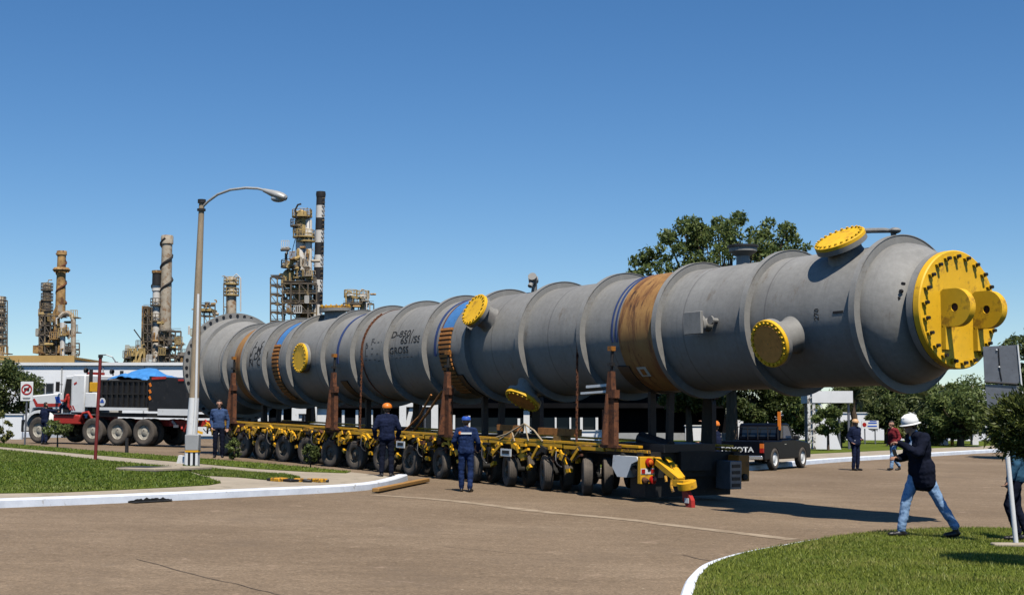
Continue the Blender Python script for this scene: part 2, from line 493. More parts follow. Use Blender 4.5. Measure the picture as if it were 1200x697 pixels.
def tag(o, label=None, cat=None, group=None, kind=None):
    if label: o['label'] = label
    if cat: o['category'] = cat
    if group: o['group'] = group
    if kind: o['kind'] = kind
    return o

def thing(name, label, cat, loc=(0, 0, 0), rz=0.0, group=None, rot=None):
    o = bpy.data.objects.new(name, None)
    o.empty_display_size = 0.3
    COL.objects.link(o)
    o.location = loc
    o.rotation_euler = rot if rot else (0, 0, rz)
    return tag(o, label, cat, group)

def dup(o, parent=None):
    c = o.copy()
    COL.objects.link(c)
    if parent is not None: c.parent = parent
    for ch in list(o.children): dup(ch, c)
    return c

def text_mesh(body, size, bold=0.0):
    cu = bpy.data.curves.new("text", 'FONT')
    cu.body = body; cu.size = size; cu.align_x = 'LEFT'
    cu.offset = bold; cu.resolution_u = 3
    ob = bpy.data.objects.new("text", cu)
    COL.objects.link(ob)
    dg = bpy.context.evaluated_depsgraph_get()
    me = bpy.data.meshes.new_from_object(ob.evaluated_get(dg))
    bpy.data.objects.remove(ob)
    return me

def poly_sheet(name, pts, off, m, step=1.5, skirt=0.25, kind="structure", sink=0.0):
    """ground-hugging sheet over a polygon of plan points, lifted by off, with a skirt down its rim."""
    b = bmesh.new()
    vs = [b.verts.new((p[0], p[1], 0)) for p in pts]
    es = [b.edges.new((vs[i], vs[(i + 1) % len(vs)])) for i in range(len(vs))]
    bmesh.ops.triangle_fill(b, use_beauty=True, edges=es)
    xs = [p[0] for p in pts]; ys = [p[1] for p in pts]
    for ax, lo, hi in ((0, min(xs), max(xs)), (1, min(ys), max(ys))):
        k = math.floor(lo / step) * step + step
        while k < hi:
            co = Vector((k, 0, 0)) if ax == 0 else Vector((0, k, 0))
            no = Vector((1, 0, 0)) if ax == 0 else Vector((0, 1, 0))
            bmesh.ops.bisect_plane(b, geom=b.verts[:] + b.edges[:] + b.faces[:], dist=1e-5, plane_co=co, plane_no=no)
            k += step
    bmesh.ops.recalc_face_normals(b, faces=b.faces)
    if sum(f.normal.z for f in b.faces) < 0:
        bmesh.ops.reverse_faces(b, faces=b.faces)
    for v in b.verts: v.co.z = zf(v.co.x, v.co.y) + off
    if skirt:
        rim = [e for e in b.edges if len(e.link_faces) == 1]
        r = bmesh.ops.extrude_edge_only(b, edges=rim)
        for g in r['geom']:
            if isinstance(g, bmesh.types.BMVert): g.co.z -= skirt
    me = bpy.data.meshes.new(name)
    b.to_mesh(me); b.free()
    me.materials.append(m)
    o = link(name, me)
    if kind: o['kind'] = kind
    return o

def smooth_path(pts, per=6):
    """Catmull-Rom through plan points"""
    P = [Vector((p[0], p[1], 0)) for p in pts]
    out = []
    for i in range(len(P) - 1):
        p0, p1, p2, p3 = P[max(i - 1, 0)], P[i], P[i + 1], P[min(i + 2, len(P) - 1)]
        for k in range(per):
            t = k / per
            out.append(0.5 * ((2 * p1) + (p2 - p0) * t + (2 * p0 - 5 * p1 + 4 * p2 - p3) * t * t + (3 * p1 - p0 - 3 * p2 + p3) * t ** 3))
    out.append(P[-1])
    return out

def quads_mesh(name, C, U, V, m):
    """numpy: one four-cornered leaf per row, centre C, half axes U (long) and V (short)"""
    n = len(C)
    vs = np.empty((n, 4, 3), np.float32)
    vs[:, 0] = C - U; vs[:, 1] = C + V - U * 0.1; vs[:, 2] = C + U; vs[:, 3] = C - V - U * 0.1
    me = bpy.data.meshes.new(name)
    me.vertices.add(4 * n); me.vertices.foreach_set("co", vs.reshape(-1))
    me.loops.add(4 * n); me.loops.foreach_set("vertex_index", np.arange(4 * n, dtype=np.int32))
    me.polygons.add(n)
    me.polygons.foreach_set("loop_start", np.arange(n, dtype=np.int32) * 4)
    me.polygons.foreach_set("loop_total", np.full(n, 4, np.int32))
    me.update(calc_edges=True)
    me.materials.append(m)
    return me

def unit(v): return v / np.maximum(np.linalg.norm(v, axis=1, keepdims=True), 1e-6)

# ================================================================ the ground
def grid_sheet(name, xs, ys, off, m):
    nx, ny = len(xs), len(ys)
    vs = [(x, y, zf(x, y) + off) for y in ys for x in xs]
    fs = [(j * nx + i, j * nx + i + 1, (j + 1) * nx + i + 1, (j + 1) * nx + i) for j in range(ny - 1) for i in range(nx - 1)]
    me = bpy.data.meshes.new(name)
    me.from_pydata(vs, [], fs)
    me.polygons.foreach_set("use_smooth", [True] * len(fs))
    me.materials.append(m)
    o = link(name, me); o['kind'] = 'structure'
    return o
near = [float(v) for v in range(-90, 91, 3)]
far_ = [120, 180, 300, 600, 1200, 3000, 6000]
grid_sheet("ground", [-float(v) for v in reversed(far_)] + near + [float(v) for v in far_],
           [-float(v) for v in (600, 200, 90)] + [float(v) for v in range(-60, 181, 3)] + [240., 400., 800., 1600., 3500., 7000.], -0.12, M['concrete'])
grid_sheet("road", [float(v) * 1.0 for v in range(-62, 63)], [float(v) for v in range(-50, 112)], 0.0, M['asphalt'])

def kerb(name, pts, h=0.15, w=0.18, side=1, m=None, per=6, parent=None, off=0.0, taper_end=False):
    """kerb stone run along plan points; side=+1: its top lies to the left of the direction of travel"""
    P = smooth_path(pts, per)
    v, f = [], []
    for i, p in enumerate(P):
        d = (P[min(i + 1, len(P) - 1)] - P[max(i - 1, 0)]).normalized()
        s = Vector((-d.y, d.x, 0)) * side
        hh = h * (min(1, (len(P) - 1 - i) / 4 + 0.15) if taper_end else 1)
        prof = [(0.0, -0.1), (0.012, hh - 0.025), (0.035, hh), (w, hh), (w, -0.1)]
        for a, z in prof:
            q = p + s * a
            v.append((q.x, q.y, zf(q.x, q.y) + z + off))
    for i in range(len(P) - 1):
        for k in range(4):
            f.append((i * 5 + k, i * 5 + k + 1, (i + 1) * 5 + k + 1, (i + 1) * 5 + k))
    f.append((0, 1, 2, 3, 4)); n = (len(P) - 1) * 5
    f.append((n + 4, n + 3, n + 2, n + 1, n))
    mb = MB(); mb.add(v, f)
    o = mb.build(name, m or M['kerb'], parent)
    o['kind'] = 'structure'
    return o

G = lambda px, py, off=0.0: tuple(ground(px, py, off)[:2])

# corner pavement on the left with white kerb, lawns and paths
KERB_PX = [(-190, 603), (0, 595), (100, 591), (200, 586.5), (300, 581.5), (400, 576.5), (442, 572.5), (466, 567), (478, 562.5)]
kerb_pts = [G(*p) for p in KERB_PX]
kerb("kerb", kerb_pts, 0.15, 0.24, 1)
inner = []
kp = smooth_path(kerb_pts, 6)
for i, p in enumerate(kp):
    d = (kp[min(i + 1, len(kp) - 1)] - kp[max(i - 1, 0)]).normalized()
    q = p + Vector((-d.y, d.x, 0)) * 0.235
    inner.append((q.x, q.y))
back = [G(*p, 0.13) for p in ((470, 558.5), (430, 555), (380, 550), (300, 542.5), (215, 535.5), (100, 527), (0, 519.5), (-190, 507))]
poly_sheet("pavement", inner + back, 0.135, M['concrete'])
LAWNS = [
    [(-190, 587), (0, 577), (70, 576), (130, 573.5), (200, 570), (245, 567.5), (259, 565), (246, 560), (228, 555.5), (206, 547), (115, 538.5), (0, 526.5), (-190, 515)],
    [(-190, 513), (0, 523), (110, 532.5), (215, 541), (300, 548.5), (360, 552), (405, 553.5), (411, 552), (380, 549), (300, 541.8), (215, 535.2), (100, 527), (0, 519), (-190, 507.5)],
    [(214, 545), (228, 546.5), (290, 553), (335, 555.5), (352, 559), (340, 561.5), (318, 562), (280, 558.5), (240, 556.5), (222, 551)],
]
lawn_xy = []
for pts in LAWNS:
    xy = [G(*p, 0.15) for p in pts]
    lawn_xy.append(xy)
    poly_sheet("lawn", xy, 0.155, M['grass'], 2.0, 0.05)

# grass island at the lower right, mounded behind its kerb
ISL_PX = [(790, 730), (800, 697), (808, 685), (822, 673), (848, 663), (880, 655), (915, 648.5), (940, 643.5), (985, 636), (1030, 631.5), (1090, 628), (1150, 627.5), (1260, 629)]
isl = [G(*p) for p in ISL_PX]
kerb("kerb", isl[:8] + isl[8:9], 0.13, 0.16, -1, taper_end=True)
ip = smooth_path(isl, 6)
inn = []
for i, p in enumerate(ip):
    d = (ip[min(i + 1, len(ip) - 1)] - ip[max(i - 1, 0)]).normalized()
    q = p - Vector((-d.y, d.x, 0)) * 0.15
    inn.append((q.x, q.y))
inn += [(20.0, 24.0), (22, 15), (16, 9), (6, 8), (2.2, 11.5)]
island_xy = inn
poly_sheet("grass_island", inn, 0.15, M['grass'], 1.0, 0.3)

# far side of the road on the right: kerb, verge
FK = [G(*p) for p in ((800, 559), (905, 548.5), (960, 543), (1010, 539.5), (1100, 534), (1165, 530), (1240, 526))]
kerb("kerb", FK, 0.16, 0.22, 1)
fkp = smooth_path(FK, 3)
verge = []
for i, p in enumerate(fkp):
    d = (fkp[min(i + 1, len(fkp) - 1)] - fkp[max(i - 1, 0)]).normalized()
    q = p + Vector((-d.y, d.x, 0)) * 0.21
    verge.append((q.x, q.y))
def offs(path, k):
    out = []
    for i, p in enumerate(path):
        d = (Vector(path[min(i + 1, len(path) - 1)]) - Vector(path[max(i - 1, 0)])).normalized()
        out.append((p[0] - d.y * k, p[1] + d.x * k))
    return out
walk = offs(verge, 2.6)
poly_sheet("pavement", verge + list(reversed(walk)), 0.14, M['concrete'], 3.0)
poly_sheet("lawn", walk + [(60, 108), (-4, 108), (-2, 62)], 0.15, M['grass'], 4.0)
# far kerb on the left, behind the truck
FL = [G(*p) for p in ((-160, 507), (0, 511.5), (100, 512.5), (215, 513))]
kerb("kerb", FL, 0.3, 0.6, 1, off=0.0)

# pale gutter strip and a crack across the asphalt
def strip(name, px, w, off, m):
    P = smooth_path([G(*p) for p in px], 8)
    L, Rr = [], []
    for i, p in enumerate(P):
        d = (P[min(i + 1, len(P) - 1)] - P[max(i - 1, 0)]).normalized()
        s = Vector((-d.y, d.x, 0))
        ww = w * (1 + 0.35 * mnoise.noise(p * 1.7)) / 2
        a, b = p + s * ww, p - s * ww
        L.append((a.x, a.y, zf(a.x, a.y) + off)); Rr.append((b.x, b.y, zf(b.x, b.y) + off))
    mb = MB(); n = len(P)
    mb.add(L + Rr, [(i, i + 1, n + i + 1, n + i) for i in range(n - 1)])
    o = mb.build(name, m); o['kind'] = 'structure'
    return o
M['gutter'] = mat('pale_worn_strip', (0.36, 0.275, 0.185), 0.9, 0, 0.14, 1.5, (0.26, 0.19, 0.12), 0.75, 0.3, 25)
M['crack'] = mat('dark_crack', (0.11, 0.08, 0.055), 0.95)
strip("road_seam", [(438, 580), (500, 584), (560, 590), (640, 600), (720, 607), (820, 619), (930, 632)], 0.34, 0.006, M['gutter'])
def crack(px, w):
    Q = [px[0]]
    for a, b in zip(px, px[1:]):
        n = 7
        for k in range(1, n + 1):
            Q.append((a[0] + (b[0] - a[0]) * k / n + random.uniform(-2, 2), a[1] + (b[1] - a[1]) * k / n + random.uniform(-.35, .35)))
    strip("road_crack", Q, w, 0.005, M['crack'])
crack([(160, 655), (240, 676), (300, 690), (340, 700)], 0.02)
crack([(800, 650), (848, 661)], 0.03)
crack([(520, 640), (600, 648), (690, 652)], 0.012)

# grass blades
def inside(xy, X, Y):
    xy = np.array(xy); n = len(xy)
    ins = np.zeros(len(X), bool)
    j = n - 1
    for i in range(n):
        xi, yi = xy[i]; xj, yj = xy[j]
        c = ((yi > Y) != (yj > Y)) & (X < (xj - xi) * (Y - yi) / (yj - yi + 1e-12) + xi)
        ins ^= c
        j = i
    return ins
def zf_np(X, Y):
    rx, ry = X - 1.55, Y - 33.0
    t = rx * AX.x + ry * AX.y; q = rx * HX.x + ry * HX.y
    zt = np.where(t > 0, 0.95 * np.tanh(t / 32), 0.75 * np.tanh(t * 0.0285 / 0.75))
    return zt - 0.28 * np.tanh(q / 20)
def blades(name, xy, n, h, w, off, m, ylim=None, xlim=None):
    a = np.array(xy); lo, hi = a.min(0), a.max(0)
    if ylim: lo[1], hi[1] = max(lo[1], ylim[0]), min(hi[1], ylim[1])
    if xlim: lo[0], hi[0] = max(lo[0], xlim[0]), min(hi[0], xlim[1])
    X = rng.uniform(lo[0], hi[0], n * 3); Y = rng.uniform(lo[1], hi[1], n * 3)
    k = inside(xy, X, Y)
    bare = np.sin(X * 1.9 + 2 * np.sin(Y * .8)) * np.sin(Y * 2.3 + np.sin(X * 1.1)) + .5 * np.sin(X * 6.1 + Y * 4.3)
    k &= rng.uniform(-2.2, .2, len(X)) < bare + .55
    X, Y = X[k][:n], Y[k][:n]
    n = len(X)
    clump = 0.65 + 0.35 * np.sin(X * 2.1 + np.sin(Y * 1.3) * 2) * np.sin(Y * 2.7 + np.sin(X * 0.9) * 2)
    H = h * rng.uniform(0.45, 1.1, n) * (0.6 + 0.5 * clump)
    A = rng.uniform(0, 2 * np.pi, n)
    lean = H[:, None] * rng.normal(0, 0.45, (n, 2))
    Z = zf_np(X, Y) + off
    v = np.empty((n, 3, 3), np.float32)
    dx, dy = np.cos(A) * w / 2, np.sin(A) * w / 2
    v[:, 0] = np.stack([X - dx, Y - dy, Z], 1); v[:, 1] = np.stack([X + dx, Y + dy, Z], 1)
    v[:, 2] = np.stack([X + lean[:, 0], Y + lean[:, 1], Z + H], 1)
    me = bpy.data.meshes.new(name)
    me.vertices.add(3 * n); me.vertices.foreach_set("co", v.reshape(-1))
    me.loops.add(3 * n); me.loops.foreach_set("vertex_index", np.arange(3 * n, dtype=np.int32))
    me.polygons.add(n)
    me.polygons.foreach_set("loop_start", np.arange(n, dtype=np.int32) * 3)
    me.polygons.foreach_set("loop_total", np.full(n, 3, np.int32))
    me.update(calc_edges=True); me.materials.append(m)
    return link(name, me)
g = blades("grass", island_xy, 170000, 0.055, 0.015, 0.14, M['blade'], (12, 26), (1.5, 13))
tag(g, "mown green grass covering the kerbed island in the foreground", "grass", kind="stuff")
for xy, n, where in zip(lawn_xy, (90000, 40000, 12000), ("mown green grass on the wide lawn left of the lamp post", "thin strip of green grass beside the transporter wheels", "small tongue of green grass running to the striped kerb blocks")):
    g = blades("grass", xy, n, 0.055, 0.03, 0.15, M['blade_far'], None, (-24, 3))
    tag(g, where, "grass", kind="stuff")

# ================================================================ the pressure vessel (local x along its axis away from the near end, y to the camera side, z up)
RS, RR = 1.33, 1.47
VO = Vector((8.04, 26.3, 3.67)) - AX * 0.1
vessel = thing("pressure_vessel", "huge grey cylindrical vessel with stiffener rings and a yellow bolted end, on the long transporter", "pressure vessel",
               VO, 0, None, (0, 0.0025, ANG))

prof = [(0.17, 0.93), (0.42, 0.93), (0.46, 0.99), (0.55, 1.08), (0.70, 1.19), (0.88, 1.28), (1.05, 1.325), (1.25, RS)]
u = 1.25
while u < 29.3:
    u += 0.7
    prof.append((u, RS))
prof += [(30.5, 1.60), (31.55, 1.80)]
mb = MB().lathe(prof, 96, 0, (0, 0, 0), (1, 0, 0))
mb.build("shell", M['vessel'], vessel, True, angle=20)
MB().lathe([(0.16, 0.9), (0.16, 1.075), (0.30, 1.075), (0.30, 0.92)], 72, 0, (0, 0, 0), (1, 0, 0), True).build("neck_flange", M['vessel'], vessel, True)

ring_bm = MB().lathe([(-0.05, RS - 0.03), (-0.05, RR + .01), (-0.062, RR + .01), (-0.062, RR + .025), (0.08, RR + .025), (0.08, RR + .01), (0.07, RS - 0.03)], 96, 0, (0, 0, 0), (1, 0, 0), True)
ring_me = ring_bm.mesh("stiffener_ring", M['vessel'], True, 30)
for x in (1.20, 4.05, 6.75, 9.40, 11.85, 14.25, 16.35, 18.40, 20.35, 22.20, 24.55, 26.30, 27.85, 29.45):
    link("stiffener_ring", ring_me, vessel, (x, 0, 0))
MB().lathe([(-0.04, 1.58), (-0.04, 1.76), (0.04, 1.76), (0.04, 1.6)], 96, 0, (0, 0, 0), (1, 0, 0), True).build("stiffener_ring", M['vessel'], vessel, True, (30.75, 0, 0))
base = MB().lathe([(-0.05, 1.2), (-0.05, 2.0), (0.05, 2.0), (0.05, 1.2)], 96, 0, (0, 0, 0), (1, 0, 0), True).build("base_flange", M['vessel'], vessel, True, (31.6, 0, 0))
hole_me = MB().cyl((-.075, 0, 0), (-.04, 0, 0), .055, None, 8).mesh("bolt_hole", M['black'])
for k in range(44):
    a = 2 * math.pi * k / 44
    link("bolt_hole", hole_me, base, (0, 1.90 * math.cos(a), 1.90 * math.sin(a)))

# yellow blind flange with studs and two lifting lugs
blind = MB().lathe([(0.14, 0.01), (0.14, 1.08), (0.02, 1.08), (0.0, 1.06), (0.0, 0.01)], 72, 0, (0, 0, 0), (1, 0, 0)).build("blind_flange", M['flange_yellow'], vessel, True, angle=40)
stud = MB().cyl((0.02, 0, 0), (-0.055, 0, 0), 0.055, None, 6, 0).cyl((-0.05, 0, 0), (-0.12, 0, 0), 0.032, None, 8, 1)
stud_me = stud.mesh("stud", [M['flange_yellow'], M['black']])
for k in range(22):
    a = 2 * math.pi * (k + .3) / 22
    link("stud", stud_me, blind, (0, 0.965 * math.cos(a), 0.965 * math.sin(a)))
def lug_mesh():
    mb = MB()
    n = 40
    hc, hr = (0.30, 0.0), 0.075
    outer, innr = [], []
    for k in range(n):
        a = 2 * math.pi * k / n
        c, s = math.cos(a), math.sin(a)
        if c > 0.0: r = 0.34
        else:
            r = min(0.34 / max(abs(s), 1e-6), 0.30 / max(-c, 1e-6))
        outer.append((hc[0] + r * c, hc[1] + r * s)); innr.append((hc[0] + hr * c, hr * s))
    v, f = [], []
    for y in (-0.075, 0.075):
        v += [(-a, y, b) for a, b in outer] + [(-a, y, b) for a, b in innr]
    for k in range(n):
        j = (k + 1) % n
        f += [(k, j, n + j, n + k), (2 * n + k, 3 * n + k, 3 * n + j, 2 * n + j), (k, 2 * n + k, 2 * n + j, j), (n + k, n + j, 3 * n + j, 3 * n + k)]
    mb.add(v, f)
    mb.cyl((-hc[0], -0.05, 0), (-hc[0], 0.05, 0), hr - 0.002, None, 16, 1)
    return mb
lug_me = lug_mesh().mesh("lifting_lug", [M['flange_yellow'], M['rust']], True, 40)
for y in (0.42, -0.47):
    link("lifting_lug", lug_me, vessel, (0.0, y, 0.0))
    MB().box((-0.05, y, -0.54), (0.10, 0.17, 0.40)).build("gusset", M['flange_yellow'], vessel)

def radial(phi):
    return Vector((0, math.cos(R(phi)), math.sin(R(phi))))
def nozzle(u, phi, Rr, rp, rf, name, mats, nb, cover=0.06, face_mat=None, skew=0.0):
    """branch from the shell: neck + flange (part), cover (part) with its studs (sub-parts or joined)"""
    d = (radial(phi) + Vector((-skew, 0, 0))).normalized()
    o = Vector((u, 0, 0)) + radial(phi) * Rr - d * 0.0
    L = Rr - RS + 0.15
    MB().lathe([(-L, rp + .1), (-L + 0.12, rp + 0.03), (-L + 0.2, rp), (-0.17, rp), (-0.17, rf), (-0.075, rf), (-0.075, 0.02)], 40, 0, o, d).build(name + "_neck", mats[0], vessel, True)
    cv = MB().lathe([(-cover - .012, 0.01), (-cover - .012, rf), (-0.008, rf), (0.0, rf - .01), (0.0, rf * .80)] + ([] if face_mat else [(0.0, 0.01)]), 40, 0, o, d)
    if face_mat:
        cv.lathe([(-0.002, rf * .80), (0.012, rf * .79), (0.012, 0.01)], 40, 1, o, d)
    cvo = cv.build(name + "_cover", [mats[1], face_mat or mats[1]], vessel, True)
    s = d.cross(Vector((0, 0, 1)) if abs(d.z) < .9 else Vector((1, 0, 0))).normalized(); t = s.cross(d)
    sme = MB().cyl(-d * .005, d * 0.035, 0.028, None, 6).mesh("stud", M['flange_yellow'])
    for k in range(nb):
        a = 2 * math.pi * k / nb
        link("stud", sme, cvo, o + (s * math.cos(a) + t * math.sin(a)) * rf * .88)
    return cvo
VY = (M['vessel'], M['flange_yellow'])
nozzle(2.05, 60, 1.70, 0.34, 0.50, "manway", VY, 24)
nozzle(2.92, -16, 1.98, 0.33, 0.46, "manway", VY, 24, 0.07, M['plywood'])
nozzle(13.5, 27, 1.86, 0.30, 0.44, "manway", VY, 20)
nozzle(23.5, 1, 1.52, 0.30, 0.46, "manway", VY, 20)
nozzle(12.4, -57, 1.76, 0.30, 0.46, "manway", (M['vessel'], M['flange_yellow']), 20, 0.09, M['plywood'])
nozzle(23.95, 88, 1.72, 0.34, 0.50, "nozzle", (M['vessel'], M['yellow_worn']), 16)
# small vertical branch on top with a dark flange
MB().lathe([(-.3, .16), (.12, .14), (.22, .30), (.30, .30), (.30, .01)], 24, 0, (5.65, -0.1, RS + 0.08), (0, 0, 1)).build("top_nozzle", M['vessel'], vessel, True)
MB().lathe([(0.30, .01), (.30, .33), (.35, .33), (.35, .01)], 24, 0, (5.65, -0.1, RS + 0.085), (0, 0, 1)).build("nozzle_cap", M['dark_steel'], vessel, True)
# side branch blanked with a square plate
d = radial(0)
MB().lathe([(-.15, .17), (0.10, .12), (.22, .12), (.22, .20), (.30, .20), (.30, .01)], 24, 0, (5.22, RS, -0.02), d).build("side_nozzle", M['vessel'], vessel, True)
MB().box((5.22, RS + 0.40, 0.0), (0.52, 0.07, 0.46)).build("square_blank", M['vessel'], vessel, bevel=0.012)
MB().cyl((4.95, RS - .05, 0.05), (4.95, RS + .17, 0.05), .05, None, 10).cyl((4.95, RS + .15, .05), (4.95, RS + .19, .05), .09, None, 10).build("side_nozzle", M['vessel'], vessel, True)
# twin pipe stub near the middle and the davit arm by the top manway
MB().tube([(13.1, 0.05, RS - .1), (13.1, 0.05, RS + .18), (13.0, 0.15, RS + .30), (12.85, 0.3, RS + .25), (12.8, 0.42, RS + .1)], .06, 10).cyl((12.86, .28, RS + .30), (12.78, .36, RS + .36), .11, None, 12).cyl((13.25, .02, RS - .1), (13.2, .0, RS + .30), .045, None, 8).cyl((13.22, 0.0, RS + .28), (13.16, .06, RS + .35), .13, None, 12).build("vent_pipe", M['vessel'], vessel, True)
MB().tube([(1.75, 0.55, RS + .26), (1.6, 0.42, RS + .26), (1.40, 0.3, RS + .25), (1.25, .25, RS + .22), (1.22, .24, RS - .1)], [.05, .05, .05, .055, .05], 10).sphere((1.22, .24, RS + .23), (.12, .12, .06)).build("davit_arm", M['vessel'], vessel, True)
for k, x in enumerate((1.05, 0.86, .70)):
    MB().cyl((0.36 + .05 * k, 0, 0), (0.36 + .05 * k, .06, 0), .03, None, 8).build("cleat", M['dark_steel'], vessel, False, (0.05, 0.97, 0.45 - .13 * k))

# weathered plank cover on the shell, its planks, and the smaller brown patch at the far end
def arc_patch(u0, u1, p0, p1, r, th, n=24):
    mb = MB(); v, f = [], []
    for i in range(n + 1):
        a = R(p0 + (p1 - p0) * i / n)
        for (x, rr) in ((u0, r), (u1, r), (u1, r + th), (u0, r + th)):
            v.append((x, rr * math.cos(a), rr * math.sin(a)))
    for i in range(n):
        for k in range(4):
            f.append((i * 4 + k, i * 4 + (k + 1) % 4, (i + 1) * 4 + (k + 1) % 4, (i + 1) * 4 + k))
    f += [(0, 1, 2, 3), (n * 4 + 3, n * 4 + 2, n * 4 + 1, n * 4)]
    return mb.add(v, f)
arc_patch(6.95, 8.12, -75, 235, RS + .002, 0.022, 60).build("rusty_cover_sheet", M['band'], vessel, True)
arc_patch(27.98, 28.75, -75, 235, RS + .002, 0.03, 60).build("rusty_cover_sheet", M['band'], vessel, True)
lab = arc_patch(7.50, 7.80, -47, -36, RS + .03, .01, 6).build("paper_label", M['cardboard'], vessel)
arc_patch(7.58, 7.72, -45, -38, RS + .042, .003, 4).build("label_print", M['orange_brown'], lab)
# thin weld seam straps
for x in (19.85, 28.45, 9.62):
    MB().lathe([(-.03, RS - .01), (-.03, RS + .014), (.03, RS + .014), (.03, RS - .01)], 72, 0, (x, 0, 0), (1, 0, 0), True).build("seam_strap", M['rust'], vessel, True)

# stencilled lettering bent round the shell
def shell_text(body, u0, phi, size, sx=1.0, rot=False, m=None):
    me = text_mesh(body, size, 0.012 * size)
    for v in me.vertices:
        x, y = v.co.x * sx, v.co.y
        if rot: x, y = -y, x
        a = R(phi) + y / RS
        v.co = Vector((u0 - x, (RS + .006) * math.cos(a), (RS + .006) * math.sin(a)))
    me.materials.clear(); me.materials.append(m or M['stack_black'])
    return link("stencil_lettering", me, vessel)
M['faint_stencil'] = mat('faded_stencil_paint', (0.075, 0.072, 0.070), 0.8)
M['stencil'] = mat('black_stencil_paint', (0.016, 0.015, 0.015), 0.8)
shell_text("D-850/", 18.30, 16.5, 0.27, 1.5, False, M['stencil'])
shell_text("6S1/SS", 17.72, 8.0, 0.27, 1.5, False, M['stencil'])
shell_text("GROSS", 18.28, -3.5, 0.27, 1.25, False, M['stencil'])
shell_text("- - - - -", 17.95, -10.5, 0.22, 1.5, False, M['faint_stencil'])
for i, (s, x) in enumerate((("-  F- - -", 19.7), ("P  -", 19.7), ("L  -  -", 19.7), ("- -  - ..", 19.7))):
    shell_text(s, x, 10 - 7 * i, 0.27, 1.3, False, M['faint_stencil'])
for i, (s, x, z) in enumerate((("L  O", 27.45, 23), ("J  MK", 27.5, 14), ("L DON", 27.6, 5), ("N  O I", 27.6, -4))):
    shell_text(s, x, z, 0.34, 1.35, False, M['stencil'])
shell_text("270", 2.16, -5.5, 0.16, 1.0, True, M['stencil'])
arc_patch(1.55, 1.80, -0.8, 1.2, RS + .001, .006, 2).build("stencil_mark", M['stencil'], vessel)

# slings over slatted wood packing
def slatted_sling(u, w, label, p_top, n, lo):
    t = thing("sling", label, "sling", VO, 0, "blue slings over wooden slats round the vessel", (0, 0.0025, ANG))
    arc_patch(u - w / 2 + .02, u + w / 2 - .02, p_top - 2, 165, RS + .002, .014, 40).build("sling_band", M['blue'], t, True)
    arc_patch(u + w / 2 - .02, u + w / 2 + .03, lo, 175, RS + .002, .022, 50).build("edge_strip", M['rust'], t, True)
    arc_patch(u - w / 2 + .01, u + w / 2 - .01, lo, p_top - 2, RS + .001, .005, 40).build("backing_strip", M['dark_steel'], t, True)
    st = (p_top - lo) / n
    for k in range(n):
        a = lo + (k + .5) * st
        o = MB().box((0, 0, 0), (w * random.uniform(.96, 1.04), 0.045, RS * R(st) * 0.62)).build("wood_slat", M['slat'], t)
        rr = RS + .035
        o.location = (u, rr * math.cos(R(a)), rr * math.sin(R(a)))
        o.rotation_euler = (R(a), 0, random.uniform(-.02, .02))
    return t
slatted_sling(15.35, 0.54, "wide blue sling over wooden slats, right beside the tilted yellow manway", 22, 17, -62)
slatted_sling(25.55, 0.42, "narrower blue sling over wooden slats, left of the small yellow manway at the far end", 24, 16, -62)

# ================================================================ the transporter (local x along it from the rear axle row, y to the camera side)
SL = 0.027
TO = tq(0, 1.5, 0.0)
TROT = (0, -math.atan(SL), ANG)
trailer = thing("modular_transporter", "very long low yellow multi axle transporter carrying the grey vessel on many black wheels", "transporter", TO, 0, None, TROT)
PI_ = math.pi
NROW, PITCHW = 14, 1.55
rows = [0.05 + PITCHW * i for i in range(NROW)]
XF = rows[-1] + 1.0
# chassis
mb = MB()
mb.box(((XF - 2.2) / 2, 0, .86), (XF + 2.2, .9, .42))
mb.build("spine_beam", M['grime'], trailer)
for y in (1.34, -1.34):
    m2 = MB(); x = -2.2
    while x < XF - .1:
        L = random.choice((1.1, 1.5, 1.55, 2.0)); L = min(L, XF - x)
        m2.box((x + L / 2, y, 1.07 + random.uniform(-.012, .012)), (L - .07, .10, .05 + random.uniform(0, .05)), random.choice((0, 0, 0, 1, 2)))
        x += L
    m2.build("side_rail", [M['yellow'], M['rust'], M['yellow_worn']], trailer)
MB().box(((XF - 2.2) / 2, 1.22, 1.0), (XF + 2.1, .10, .07)).box(((XF - 2.2) / 2, -1.22, 1.0), (XF + 2.1, .10, .07)).build("lower_rail", M['grime'], trailer)
for i, x in enumerate(rows):
    MB().box((x + .78, 0, .98), (.22, 2.6, .20)).build("cross_beam", M['yellow_worn'], trailer)
    MB().box((x + .2, 0, 1.10), (.5, 2.5, .035)).build("deck_plate", M['yellow_worn'], trailer)

# wheels: steered rows, four tyres each
tyre_me = MB().lathe([(-.10, .235), (-.115, .30), (-.115, .36), (-.095, .405), (-.05, .42), (.05, .42), (.095, .405), (.115, .36), (.115, .30), (.10, .235)], 28, 0, (0, 0, 0), (0, 1, 0), True)
for k in (-.045, 0, .045):
    tyre_me.lathe([(k - .012, .418), (k - .012, .427), (k + .012, .427), (k + .012, .418)], 28, 0, (0, 0, 0), (0, 1, 0), True)
tyre_me = tyre_me.mesh("wheel", M['tyre'], True, 40)
rim_me = MB().lathe([(-.1, .236), (-.09, .22), (.03, .20), (.05, .12), (.07, .08), (.11, .07), (.11, .005)], 20, 0, (0, 0, 0), (0, 1, 0)).lathe([(.10, .236), (.085, .215), (.04, .2)], 20, 0, (0, 0, 0), (0, 1, 0)).mesh("rim", M['wheel_rim'] if 'wheel_rim' in M else mat('pale_rim', (0.13, 0.105, 0.075), 0.7, 0, .3, 5, (0.03, .025, .02), .6), True)
